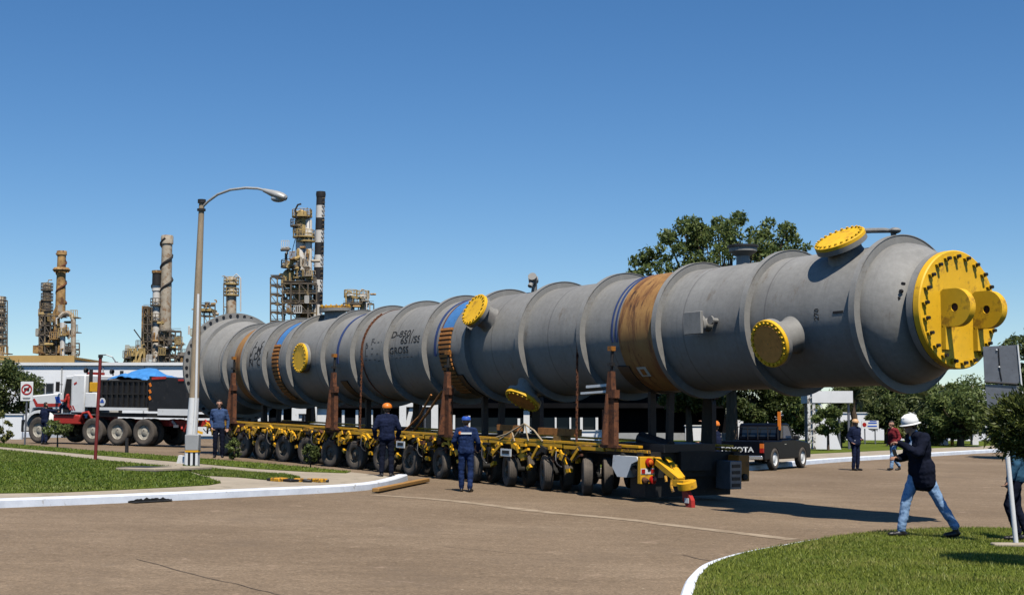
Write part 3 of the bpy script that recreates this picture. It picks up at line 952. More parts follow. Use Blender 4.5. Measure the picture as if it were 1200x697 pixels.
for i, x in enumerate(rows):
    steer = math.pi / 2 - ANG
    fr = max(0.0, 1 - i / 7.0)
    rot = steer * fr * 0.98 + math.radians(9) * (1 - fr)
    for y in (1.28, .70, -.70, -1.28):
        w = link("wheel", tyre_me, trailer, (x + random.uniform(-.02, .02), y, .42), (0, random.uniform(0, 3), rot))
        link("rim", rim_me, w, None, (0, 0, 0) if y > 0 else (0, 0, math.pi))
# suspension arms, hydraulic rams, hoses per row (near and far side)
def bogie_mb(side, k):
    rr = random.Random(k * 7 + side)
    m2 = MB()
    y = 1.0 * side
    m2.box((.32, y, .86), (.30, .30, .26), 1)
    m2.beam((.30, y, .78), (.06, y, .45), .16, .12, 1)
    m2.cyl((.02, y - .38 * side, .42), (.02, y + .3 * side, .42), .065, None, 10, 1)
    m2.beam((.50, y + .22 * side, .95), (.42, y + .22 * side, .70), .07, .12, 0)
    m2.beam((.28, y + .34 * side, .92), (.58 + rr.uniform(-.1, .1), y + .34 * side, .74), .05, .07, 0)
    m2.box((.70 + rr.uniform(-.1, .1), y + .40 * side, .80 + rr.uniform(-.05, .05)), (.18, .07, .16), 0, (0, rr.uniform(-.5, .5), 0))
    m2.box((.95, y + .36 * side, .86 + rr.uniform(-.1, .05)), (.22, .08, .10), 0, (0, rr.uniform(-.9, .9), 0))
    m2.box((.62, y + .34 * side, .52), (.16, .10, .09), 0, (0, rr.uniform(-.6, .6), 0))
    m2.box((1.10, y + .42 * side, .95), (.30, .06, .05), 0, (0, rr.uniform(-.3, .3), 0))
    m2.beam((.86, y + .42 * side, .98), (.80 + rr.uniform(-.2, .2), y + .40 * side, .66), .05, .05, 0)
    m2.beam((1.22, y + .42 * side, .98), (1.28 + rr.uniform(-.2, .2), y + .40 * side, .70), .045, .06, 2)
    for q in range(5):
        m2.box((rr.uniform(0, 1.5), 1.40 * side + rr.uniform(-.03, .08) * side, rr.uniform(.88, 1.06)), (rr.uniform(.08, .3), .07, rr.uniform(.05, .12)), rr.choice((0, 0, 0, 2, 1)), (0, rr.uniform(-.6, .6), 0))
    m2.beam((.1, 1.46 * side, 1.04), (.1 + rr.uniform(.15, .4), 1.46 * side, .78), .055, .07, 0)
    m2.beam((1.0, 1.45 * side, 1.03), (1.0 + rr.uniform(-.2, .2), 1.44 * side, .85), .045, .06, 0)
    return m2
for i, x in enumerate(rows):
    for side in (1, -1):
        bogie_mb(side, i).build("bogie_bracket", [M['yellow'], M['grime'], M['rust']], trailer, loc=(x, 0, 0))
        rx = x + .78
        MB().cyl((rx, .78 * side, .98), (rx - .32, .90 * side, .60), .055, None, 8, 0).cyl((rx - .30, .89 * side, .63), (rx - .46, .95 * side, .45), .035, None, 8, 1).build("hydraulic_ram", [M['yellow_worn'], M['chrome']], trailer, True)
    hp = []
    for k in range(9):
        hp.append((x + .1 + k * .17, 1.44 + .03 * math.sin(k), .93 - .12 * abs(math.sin(k * 1.1 + i)) - .05))
    MB().tube(hp, .016, 6).build("hose", M['black'], trailer)
    if i % 2 == 0:
        zz = random.uniform(.48, .62)
        MB().tube([(x + .55 + .42 * k / 10, 1.47 + .05 * math.sin(k), .95 - (.95 - zz) * math.sin(PI_ * k / 10)) for k in range(11)], .018, 6).build("hose", M['black'], trailer)
for y in (1.335, -1.335):
    x = -1.9
    m2 = MB()
    while x < XF - .1:
        L = min(random.uniform(2.2, 3.4), XF - x)
        m2.box((x + L / 2, y, 1.165 + random.uniform(-.006, .006)), (L - .02, .12, .05))
        x += L
    m2.build("deck_edge", M['yellow'], trailer)
# small white side plates
for x in (8.05, 3.0):
    p = MB().box((x, 1.50, .84), (.44, .02, .18)).build("side_plate", M['white'], trailer)
    MB().box((x, 1.513, .85), (.30, .008, .08)).build("plate_print", M['dark_steel'], p)
# tail: mudguard, lamp boxes, added dark boxes for the shade, drawbar
MB().prism([(-1.15, .96), (-1.95, .96), (-2.0, .88), (-1.78, .80), (-1.62, .50), (-1.30, .50), (-1.12, .70)], (0, 1.50, 0), (1, 0, 0), (0, 0, 1), (0, -.40, 0)).build("mudguard", M['white'], trailer)
MB().box((-1.98, 0, .78), (.14, 2.9, .55)).box((-1.7, 0, .44), (.5, 2.5, .72)).build("tail_beam_with_shade_mass", M['grime'], trailer)  # second, lower box is a dark mass added for the shade beneath the tail
MB().box((-1.4, .15, 1.14), (1.5, 1.5, .18)).cyl((-1.9, .5, 1.14), (-.9, .5, 1.30), .16, None, 12).build("shade_filler_box", M['black'], trailer)  # black box added to fill in the dark shade over the tail
lb = MB().box((-2.11, 1.36, .68), (.10, .40, .58)).build("lamp_board", M['yellow'], trailer, bevel=.01)
MB().box((-2.166, 1.36, .66), (.01, .38, .12)).build("white_band", M['white'], lb)
for dy in (-.13, .13):
    MB().box((-2.174, 1.36 + dy, .66), (.008, .1, .09)).build("red_reflector", M['lens_red'], lb)
for (dy, z, r, mm) in ((-.03, .84, .085, 'lens_red'), (-.03, .85, .045, 'lens_amber'), (-.13, .47, .075, 'lens_red'), (.10, .47, .05, 'rust')):
    MB().lathe([(0, r + .02), (-.05, r + .01), (-.06, r * .8), (-.065, .005)], 16, 0, (-2.16 - (.03 if mm == 'lens_amber' else 0), 1.36 + dy, z), (1, 0, 0)).build("tail_lamp", M[mm], lb, True)
MB().box((-2.175, 1.33, .73), (.012, .07, .14)).build("lamp_arm", M['grime'], lb)
ob = MB().box((-2.20, -1.24, .69), (.40, .32, .58)).build("lamp_board", M['orange_brown'], trailer, bevel=.01)
MB().lathe([(0, .075), (-.05, .07), (-.06, .005)], 16, 0, (-2.40, -1.24, .5), (1, 0, 0)).build("tail_lamp", M['grime'], ob, True)
cb = MB().box((-2.26, -.90, .55), (.48, .34, .62)).build("cabinet", M['galv'], trailer, bevel=.012)
for k in range(4):
    MB().box((-2.505, -.90, .33 + .14 * k), (.012, .24, .075)).build("louvre", M['black'], cb)
MB().beam((-1.35, 1.40, .98), (-2.2, 1.42, .42), .12, .10).build("brace", M['grime'], trailer)
# drawbar with its red end plate
drawbar = MB().beam((-2.05, 1.0, .90), (-2.40, 1.24, .86), .13, .11).beam((-2.36, 1.24, .86), (-3.22, 1.36, .52), .15, .12).beam((-2.05, .72, .90), (-3.18, 1.28, .55), .12, .11).beam((-2.62, 1.25, .75), (-2.62, .95, .78), .09, .09).build("drawbar", M['yellow'], trailer)
MB().lathe([(-.07, .01), (-.07, .20), (.07, .20), (.07, .01)], 20, 0, (-3.40, 1.34, .44), (0, .25, 1)).box((-3.22, 1.34, .47), (.4, .24, .13)).build("coupling_eye", M['yellow'], drawbar, True)
MB().lathe([(-.075, .075), (-.075, .005)], 14, 0, (-3.44, 1.33, .59), (0, .25, 1)).cyl((-3.10, 1.42, .55), (-3.10, 1.20, .55), .04, None, 10).build("coupling_pin", M['grime'], drawbar)
rp = MB().prism([(-3.30, .36), (-3.44, .36), (-3.60, .14), (-3.62, -.10), (-3.50, -.15), (-3.42, .04), (-3.34, .12)], (0, 1.40, 0), (1, 0, 0), (0, 0, 1), (0, -.10, 0)).build("foot_plate", M['red'], drawbar)
MB().box((-3.47, 1.405, .13), (.12, .015, .10)).build("white_patch", M['white'], rp)
MB().tube([(-3.05, 1.44, .52), (-3.05, 1.46, .40), (-3.10, 1.45, .28)], .035, 8).tube([(-2.85, 1.45, .60), (-2.9, 1.47, .48)], .03, 8).build("hook", M['yellow_worn'], drawbar)

# saddles carrying the vessel
def saddle(x, label, wide=1.0):
    t = thing("saddle", label, "saddle", TO, 0, "rusty saddles under the vessel", TROT)
    zc = 3.67 - SL * x
    # curved cradle plate and web
    mb = MB(); v, f = [], []; n = 24
    for i in range(n + 1):
        a = R(-145 + 110 * i / n)
        for (dx, rr) in ((-.2, RS + .006), (.2, RS + .006), (.2, RS + .05), (-.2, RS + .05)):
            v.append((x + dx, rr * math.cos(a), zc + rr * math.sin(a)))
    for i in range(n):
        for k in range(4):
            f.append((i * 4 + k, i * 4 + (k + 1) % 4, (i + 1) * 4 + (k + 1) % 4, (i + 1) * 4 + k))
    f += [(0, 1, 2, 3), (n * 4 + 3, n * 4 + 2, n * 4 + 1, n * 4)]
    mb.add(v, f).build("cradle", M['dark_steel'], t, True)  # dark steel in place of rust paints in the shade under the vessel
    for k in (-.28, .28):
        MB().beam((x, k * .9, 1.16), (x, k * 1.0, zc - math.sqrt((RS + .03) ** 2 - k * k)), .16, .10).build("strut", M['dark_steel'], t)  # struts get the same dark colour, standing for shade
    MB().box((x, 0, 1.15), (.62 * wide, 3.04, .06)).build("foot_beam", M['rust'], t)
    for s in (1, -1):
        P = [(-.20 * wide, 1.18), (.20 * wide, 1.18), (.16 * wide, 1.95), (.10, 2.45), (.05, 2.80), (-.05, 2.80), (-.08, 2.45), (-.18 * wide, 2.1)]
        p = MB().prism(P, (x, 1.385 * s, 0), (1, 0, 0), (0, 0, 1), (0, .13 * s, 0)).build("post", M['rust'] if s > 0 else M['dark_steel'], t)  # far post takes dark steel instead of rust to imitate shade
        MB().prism([(0, 1.18), (.16, 1.18), (.05, 2.3), (0, 2.3)], (x + .0, 1.52 * s, 0), (0, s, 0), (0, 0, 1), (.05, 0, 0)).build("stiffener", M['rust'], p)
        MB().box((x - .10, 1.47 * s, 2.30), (.26, .14, .18)).build("lug_block", M['rust'], p)
        MB().cyl((x + .02, 1.45 * s, 2.4), (x + .02, 1.42 * s, 3.3), .035, None, 8, 1).box((x + .02, 1.44 * s, 3.3), (.14, .12, .10), 0).box((x + .02, 1.45 * s, 2.95), (.16, .1, .07), 1).build("turnbuckle", [M['orange_brown'], M['dark_steel']], p)
    return t
SADX = (-1.0, 5.8, 12.1, 19.3)
for x, lb_ in zip(SADX, ("rusty saddle nearest the yellow bolted end, beside the brown plank cover", "rusty saddle post between the two dark blue workers, left of the slatted sling",
                         "rusty saddle post right of the white doorway, third along from the yellow bolted end", "rusty saddle at the far end, just right of the worker in the blue jacket")):
    saddle(x, lb_)
def strap(us, label, grp, m, w=.05):
    t = thing("tie_strap", label, "strap", VO, 0, grp, (0, .0025, ANG))
    for uu in us:
        arc_patch(uu - w / 2, uu + w / 2, -10, 190, RS + .002, .016, 50).build("strap_band", m, t, True)
strap((8.22, 8.36), "pair of thin dark blue straps round the vessel left of the brown cover", "dark blue tie straps round the vessel", M['blue_dark'])
strap((21.35,), "single blue strap over the vessel right of the small yellow manway", "dark blue tie straps round the vessel", M['blue_dark'], .12)
strap((28.62,), "thin dark strap over the far end beside the smaller brown patch", "dark blue tie straps round the vessel", M['blue_dark'])
strap((15.85,), "thin dark strap over the vessel just left of the wide slatted sling", "dark blue tie straps round the vessel", M['blue_dark'], .1)

def chain(u, zend, label):
    t = thing("tie_chain", label, "chain", VO, 0, "chains hanging from the vessel to the deck", (0, .0025, ANG))
    mb = MB(); pts = []
    for i in range(26):
        a = R(60 - 70 * i / 25)
        pts.append(Vector((u, (RS + .03) * math.cos(a), (RS + .03) * math.sin(a))))
    pts += [Vector((u + .01, RS + .02, -.6)), Vector((u - .01, RS + .04, -1.2)), Vector((u, RS + .06, zend))]
    dense = []
    for a, b in zip(pts, pts[1:]):
        n = max(1, int((b - a).length / .085))
        for k in range(n): dense.append(a.lerp(b, k / n))
    for k in range(len(dense) - 1):
        a, b = dense[k], dense[k + 1]
        mb.beam(a, a + (b - a) * 1.25, .055 if k % 2 else .022, .022 if k % 2 else .055)
    mb.build("chain_links", M['rust'], t)
chain(9.62, -2.5, "rust brown chain hanging left of the nearest rusty saddle, close behind a stiffener ring")
chain(19.85, -2.2, "rust brown chain hanging behind the worker in the orange helmet")
# things lying on the deck
def deckpt(x, y, z): return Vector((x, y, z))
def loose(name, label, cat, mbq, mats, group=None):
    t = mbq.build(name, mats)
    t.location = TO; t.rotation_euler = TROT
    return tag(t, label, cat, group)
loose("timber_beam", "short orange timber lying on the deck beside the worker with the blue cap", "timber", MB().beam((3.1, 1.0, 1.42), (4.0, 1.0, 1.42), .2, .14), M['slat'])
loose("timber_beam", "longer orange timber lying on the deck below the hanging yellow manway", "timber", MB().beam((.9, .9, 1.38), (2.3, .95, 1.38), .22, .16), M['slat'])
loose("timber_chock", "small wooden block under the longer orange timber", "timber block", MB().box((1.5, .93, 1.21), (.3, .3, .16)), M['wood'])
loose("timber_chock", "small wooden block under the shorter orange timber", "timber block", MB().box((3.5, 1.0, 1.24), (.3, .3, .2)), M['wood'])
loose("rope", "pale ropes tied in a zigzag over the transporter deck", "rope", MB().tube([(3.8, 1.35, 1.15), (3.1, 1.42, 1.28), (2.45, 1.35, 1.55), (2.0, 1.38, 1.4), (1.6, 1.42, 1.16)], .02, 6).tube([(2.9, 1.42, 1.12), (2.6, 1.38, 1.4), (2.45, 1.35, 1.55), (2.2, 1.40, 1.15)], .018, 6).tube([(3.4, 1.42, 1.14), (2.9, 1.40, 1.35), (2.75, 1.42, 1.12)], .018, 6), M['rope'])
loose("steel_stake", "upright yellow stake standing on the deck left of the nearest saddle", "stake", MB().box((-.45, .9, 1.55), (.12, .10, .85)), M['yellow'])
loose("steel_stake", "short rust brown stake standing on the deck touching the nearest saddle", "stake", MB().box((-.62, 1.3, 1.55), (.14, .10, .8)), M['rust'])
loose("steel_bar", "pair of pale bars sticking out left from the nearest saddle under the vessel", "bars", MB().beam((.05, 1.3, 2.45), (-.85, 1.3, 2.5), .1, .06).beam((.25, 1.3, 2.30), (-.85, 1.3, 2.36), .1, .05), M['white'])
rod = MB().tube([(8.2, 1.0, 1.2), (7.2, 1.15, 1.75), (6.3, 1.3, 2.3)], .035, 6).tube([(8.6, 1.1, 1.15), (7.6, 1.2, 1.6), (7.0, 1.2, 2.2)], .03, 6)
loose("tie_rod", "orange brown tie rods leaning onto the saddle between the two dark blue workers", "tie rod", rod, M['slat'])

# ================================================================ vehicles
def arch_outline(x0, x1, zb, ztop_pts, arches, n=10):
    """side outline of a car body: bottom edge with wheel arches, then the top points (right to left)"""
    pts = [(x0, zb)]
    for (cx, r) in sorted(arches):
        for k in range(n + 1):
            a = math.pi - math.pi * k / n
            z = r * math.sin(a)
            pts.append((cx + r * math.cos(a), max(zb, zb + z * .92)))
    pts.append((x1, zb))
    return pts + ztop_pts

def road_wheel(r, w, rimcol, parent, loc, rz, rimr=.62, n=28):
    t = MB().lathe([(-w * .42, r * rimr), (-w * .5, r * .75), (-w * .5, r * .88), (-w * .38, r * .98), (0, r), (w * .38, r * .98), (w * .5, r * .88), (w * .5, r * .75), (w * .42, r * rimr)], n, 0, (0, 0, 0), (0, 1, 0), True).build("wheel", M['tyre'], parent, True, loc, (0, 0, rz), 45)
    MB().lathe([(w * .40, r * rimr), (w * .30, r * rimr * .92), (w * .22, r * rimr * .6), (w * .34, r * rimr * .35), (w * .36, .005)], 20, 0, (0, 0, 0), (0, 1, 0)).build("rim", rimcol, t, True)
    return t

# pickup: local x forward, y to its left; its right side and tail face the camera
def pickup():
    p0, p1 = ground(907, 551), ground(948, 547.3)
    d = (Vector((p1.x, p1.y, 0)) - Vector((p0.x, p0.y, 0))).normalized()
    rz = math.atan2(d.y, d.x)
    left = Vector((-d.y, d.x, 0))
    org = Vector((p0.x, p0.y, 0)) + left * .78
    org.z = zf(org.x, org.y)
    t = thing("pickup_truck", "dark blue black pickup truck parked beyond the vessel seen from its tailgate corner", "pickup truck", org, rz)
    WB, W = 2.75, 1.66
    bodyP = arch_outline(-1.02, 3.58, .34, [(3.60, .62), (3.54, .84), (3.2, .90), (2.30, .98), (2.1, 1.0), (.72, 1.0), (.62, .96), (-1.02, .96)], [(0, .40), (WB, .40)])
    o = MB().prism(bodyP, (0, -W / 2, 0), (1, 0, 0), (0, 0, 1), (0, W, 0)).build("body", M['gloss_black'], t, bevel=.035)
    # cab greenhouse
    MB().prism([(.66, .99), (2.28, .98), (1.66, 1.50), (1.5, 1.54), (.92, 1.54), (.80, 1.50)], (0, -W / 2 + .09, 0), (1, 0, 0), (0, 0, 1), (0, W - .18, 0)).build("cab", M['gloss_black'], t, bevel=.04)
    s = -W / 2 + .083
    MB().prism([(1.02, 1.04), (1.86, 1.03), (1.50, 1.44), (1.02, 1.46)], (0, s - .006, 0), (1, 0, 0), (0, 0, 1), (0, .012, 0)).build("window", M['windscreen'], t)
    MB().prism([(.74, 1.04), (.96, 1.04), (.96, 1.46), (.84, 1.44)], (0, s - .006, 0), (1, 0, 0), (0, 0, 1), (0, .012, 0)).build("window", M['glass'], t)
    MB().prism([(1.02, 1.04), (1.86, 1.03), (1.50, 1.44), (1.02, 1.46)], (0, -s - .006, 0), (1, 0, 0), (0, 0, 1), (0, .012, 0)).build("window", M['glass'], t)
    MB().beam((2.24, 0, 1.0), (1.70, 0, 1.47), 1.26, .012, 0, (0, 0, 1)).build("windscreen", M['windscreen'], t, loc=(.022, 0, .018))
    MB().box((.665, 0, 1.26), (.012, 1.2, .36), 0, (0, .25, 0)).build("rear_window", M['glass'], t, loc=(.055, 0, .0))
    # bed frame behind the cab
    hb = MB()
    for y in (-.72, -.36, 0, .36, .72): hb.box((.60, y, 1.20), (.03, .03, .44))
    hb.box((.60, 0, 1.42), (.03, 1.48, .03))
    MB().box((.80, -.70, 1.62), (.09, .09, .62)).build("orange_marker", M['orange'], t)
    hb.build("headboard", M['dark_steel'], t)
    MB().box((-1.03, 0, .70), (.05, 1.40, .50)).build("tailgate", M['gloss_black'], t, bevel=.015)
    me = text_mesh("TOYOTA", .235, .006)
    for v in me.vertices: v.co = Vector((-1.062, .70 - v.co.x * 1.22, .60 + v.co.y))
    me.materials.clear(); me.materials.append(M['white'])
    link("tailgate_lettering", me, t)
    MB().box((-1.10, 0, .42), (.12, 1.60, .13)).build("bumper", M['chrome'], t, bevel=.02)
    pl = MB().box((-1.165, -.1, .43), (.01, .34, .10)).build("number_plate", M['white'], t)
    for s in (1, -1):
        l = MB().box((-1.03, s * .76, .80), (.06, .13, .15), 0).build("tail_light", M['lens_amber'], t)
        MB().box((-1.03, s * .76, .65), (.062, .13, .14)).build("lower_lens", M['lens_red'], l)
        MB().box((3.56, s * .62, .74), (.06, .28, .14)).build("headlight", M['lamp_glass'], t)
        MB().box((3.50, s * .79, .70), (.14, .06, .12)).build("indicator", M['lens_amber'], t)
        MB().box((1.92, s * .90, 1.05), (.10, .18, .14)).build("mirror", M['black'], t, bevel=.02)
        MB().box((.98, s * .835, .84), (.16, .02, .03)).build("door_handle", M['chrome'], t)
        for x in (0, WB):
            road_wheel(.36, .22, M['white'], t, (x, s * .74, .36), 0 if s > 0 else math.pi)
    return t
pickup()

# ballast tractor: local x forward, y to its left (camera side)
def tractor():
    d = Vector((-.90, .44, 0)).normalized()
    rz = math.atan2(d.y, d.x)
    lf = Vector((-d.y, d.x, 0))
    g0 = ground(167, 523)
    org = Vector((g0.x, g0.y, 0)) - lf * 1.25
    org.z = zf(g0.x, g0.y) + .02
    t = thing("ballast_tractor", "heavy white and red road tractor with black ballast box at the head of the transporter", "tractor truck", org, rz)
    t.rotation_euler = (0, -.016, rz)
    W = 2.5; r = .56
    for y in (1, -1):
        for x in (0, 1.38, 2.72, 5.72):
            road_wheel(r, .34, M['rim_cream'], t, (x, y * 1.08, r), 0 if y > 0 else math.pi, .55)
            if x < 5: road_wheel(r, .30, M['grime'], t, (x, y * .70, r), 0 if y > 0 else math.pi, .55)
    MB().box((2.3, 0, .95), (8.9, .9, .26)).build("chassis", M['red'], t)
    MB().box((.3, 0, 1.25), (4.6, 2.42, .16)).build("subframe", M['grime'], t)
    bx = MB().box((1.10, 0, 2.12), (2.55, W, 1.16)).build("ballast_box", M['black'], t, bevel=.02)
    for k in range(9):
        MB().box((-.02 + k * .28, W / 2 + .03, 2.12), (.07, .06, 1.08)).build("rib", M['grime'], bx)
    MB().box((1.10, W / 2 + .03, 2.66), (2.55, .07, .08)).box((1.10, W / 2 + .03, 2.12), (2.5, .05, .06)).build("rim_rail", M['grime'], bx)
    MB().box((1.1, W / 2 + .02, 1.50), (2.62, .09, .12)).build("white_strip", M['white'], t)
    rb = MB().prism([(-.22, 1.42), (-.22, 2.86), (-1.2, 2.80), (-2.25, 2.72), (-2.45, 2.0), (-2.45, 1.42)], (0, -W / 2, 0), (1, 0, 0), (0, 0, 1), (0, W, 0)).build("rear_box", M['black'], t, bevel=.02)
    MB().box((-1.6, W / 2 + .03, 1.40), (1.65, .08, .26)).build("white_strip", M['white'], t)
    MB().box((-.75, W / 2 + .02, 2.78), (.7, .05, .10), 0, (0, .05, 0)).build("red_trim", M['red'], rb)
    MB().box((-1.9, W / 2 + .02, 2.70), (.3, .05, .07)).build("red_trim", M['red'], rb)
    for k in range(3):
        MB().box((-.30, W / 2 + .012, 2.5 - .27 * k), (.09, .02, .16), 0, (0, .5, 0)).build("hazard_stripe", M['orange'], rb)
    e = MB().lathe([(0, .17), (.012, .17), (.013, .01)], 20, 0, (2.15, W / 2 + .065, 1.78), (0, 1, 0)).build("round_emblem", M['white'], bx)
    MB().box((2.15, W / 2 + .082, 1.78), (.2, .006, .07)).box((2.15, W / 2 + .083, 1.84), (.10, .006, .10)).build("emblem_print", M['signblue'], e)
    # cab, sleeper, hood
    MB().prism([(3.28, 1.30), (4.02, 1.30), (4.02, 2.86), (3.90, 2.92), (3.28, 2.92)], (0, -1.15, 0), (1, 0, 0), (0, 0, 1), (0, 2.30, 0)).build("sleeper", M['white'], t, bevel=.05)
    for k in range(3):
        MB().prism([(3.75 + .12 * k, 1.42), (3.81 + .12 * k, 1.42), (3.93 + .12 * k, 1.62), (3.87 + .12 * k, 1.62)], (0, 1.155, 0), (1, 0, 0), (0, 0, 1), (0, .01, 0)).build("red_stripe", M['red'], t)
    MB().box((3.8, 1.156, 2.55), (.16, .01, .08), 0, (0, .5, 0)).build("red_stripe", M['red'], t)
    MB().prism([(4.02, 1.25), (4.62, 1.25), (4.58, 2.1), (4.42, 2.86), (4.02, 2.88)], (0, -1.08, 0), (1, 0, 0), (0, 0, 1), (0, 2.16, 0)).build("cab", M['white'], t, bevel=.03)
    MB().prism([(4.08, 1.32), (4.5, 1.32), (4.48, 2.1), (4.36, 2.74), (4.08, 2.74)], (0, 1.075, 0), (1, 0, 0), (0, 0, 1), (0, .02, 0)).build("door_opening", M['grime'], t)
    MB().prism([(4.62, 2.10), (4.44, 2.74), (4.40, 2.74), (4.58, 2.10)], (0, -1.0, 0), (1, 0, 0), (0, 0, 1), (0, 2.0, 0)).build("windscreen", M['glass'], t, loc=(.035, 0, 0))
    hd = MB().prism([(4.6, 1.42), (5.15, 1.42), (5.25, 1.52), (6.25, 1.45), (6.5, 1.0), (6.52, 1.70), (6.42, 2.02), (4.6, 2.16)], (0, -1.0, 0), (1, 0, 0), (0, 0, 1), (0, 2.0, 0)).build("hood", M['white'], t, bevel=.06)
    MB().prism([(4.62, 1.56), (6.1, 1.54), (6.30, 1.86), (6.20, 1.90), (6.02, 1.68), (4.62, 1.70)], (0, 1.0, 0), (1, 0, 0), (0, 0, 1), (0, .012, 0)).build("red_stripe", M['red'], hd)
    em = MB().prism([(4.70, 1.72), (4.95, 1.72), (5.05, 1.98), (4.80, 2.0)], (0, 1.0, 0), (1, 0, 0), (0, 0, 1), (0, .014, 0)).build("hood_emblem", M['signblue'], hd)
    for y in (1, -1):
        f = MB(); v = []
        n = 12
        pts = [(5.72 + .78 * math.cos(R(-10 + 200 * k / n)), .62 + .78 * math.sin(R(-10 + 200 * k / n))) for k in range(n + 1)]
        pts += [(5.72 + .66 * math.cos(R(190 - 200 * k / n)), .62 + .66 * math.sin(R(190 - 200 * k / n))) for k in range(n + 1)]
        f.prism(pts, (0, y * .85, 0), (1, 0, 0), (0, 0, 1), (0, y * .42, 0)).build("wing", M['white'], t)
        MB().box((4.2, y * 1.02, 1.02), (1.5, .34, .42)).build("fuel_tank", M['red'], t, bevel=.06)
        MB().box((4.3, y * 1.05, 1.26), (1.1, .42, .04)).build("running_board", M['galv'], t)
        MB().cyl((3.15, y * .95, 1.3), (3.15, y * .95, 3.15), .08, None, 10).build("exhaust_stack", M['dark_steel'], t, True)
        MB().box((4.66, y * 1.28, 2.4), (.06, .18, .42)).beam((4.6, y * 1.05, 2.5), (4.66, y * 1.25, 2.5), .03, .03).build("mirror", M['dark_steel'], t)
        MB().lathe([(0, .10), (.06, .12), (.07, .01)], 14, 0, (6.52, y * .75, 1.35), (1, 0, 0)).build("headlight", M['lamp_glass'], t, True)
        MB().tube([(3.5, y * .8, 2.92), (3.5, y * .8, 3.02)], .03, 8).lathe([(0, .09), (.10, .12), (.11, .01)], 14, 0, (3.5, y * .8, 3.1), (1, 0, .1)).build("roof_lamp", M['dark_steel'], t, True)
    MB().box((6.62, 0, .72), (.22, 2.4, .52)).build("bumper", M['black'], t, bevel=.03)
    MB().box((6.53, 0, 1.35), (.05, 1.1, .7)).build("grille", M['galv'], t)
    MB().box((3.75, 0, 3.0), (.2, .9, .10)).build("beacon_bar", M['red'], t)
    MB().box((2.85, .6, 2.40), (.55, .9, .40)).build("tool_locker", M['yellow'], t, bevel=.02)
    MB().box((2.9, .55, 1.85), (.62, 1.3, .62)).build("side_locker", M['white'], t, bevel=.03)
    MB().tube([(2.75, 1.15, 1.0), (3.0, 1.2, 1.35), (3.3, 1.18, 1.30), (3.5, 1.15, 1.0)], .06, 8).build("air_pipe", M['red'], t)
    # coupling at the rear
    MB().beam((-1.0, .2, .95), (-3.6, .2, .95), .3, .22).build("push_coupling", M['red'], t)
    rr = random.Random(3)
    for k in range(9):
        MB().beam((-1.1 - .22 * k, 1.0 + rr.uniform(-.2, .2), .6 + rr.uniform(0, .5)), (-1.3 - .22 * k, 1.05 + rr.uniform(-.2, .2), .55 + rr.uniform(0, .6)), .07, .1).build("coupling_fitting", M[rr.choice(('red', 'galv', 'red', 'yellow'))], t)
    return t, org, rz
trac, torg, trz = tractor()
# tarpaulin on the ballast
def tarp():
    nx, ny = 26, 16
    v, f = [], []
    for j in range(ny + 1):
        for i in range(nx + 1):
            x, y = i / nx, j / ny
            h = max(0, math.sin(math.pi * x) ** .8 * math.sin(math.pi * min(1, max(0, .08 + .84 * y))) ** .5)
            z = .02 + .50 * h * (.75 + .5 * mnoise.noise(Vector((x * 4, y * 3, 1)))) + .05 * mnoise.noise(Vector((x * 14, y * 10, 2)))
            if j in (0, ny) : z -= .10 + .06 * mnoise.noise(Vector((x * 9, y, 4)))
            v.append((-.15 + 2.15 * x, -1.30 + 2.60 * y, z))
    for j in range(ny):
        for i in range(nx):
            a = j * (nx + 1) + i
            f.append((a, a + 1, a + nx + 2, a + nx + 1))
    mb = MB(); mb.add(v, f)
    o = mb.build("tarpaulin", M['tarp'], None, True, (torg.x, torg.y, torg.z), (0, -.016, trz), 60)
    sol = o.modifiers.new("thick", 'SOLIDIFY'); sol.thickness = .012
    o.location = torg + Vector((0, 0, 2.72))
    tag(o, "crumpled bright blue tarpaulin heaped over the black ballast box", "tarpaulin")
tarp()

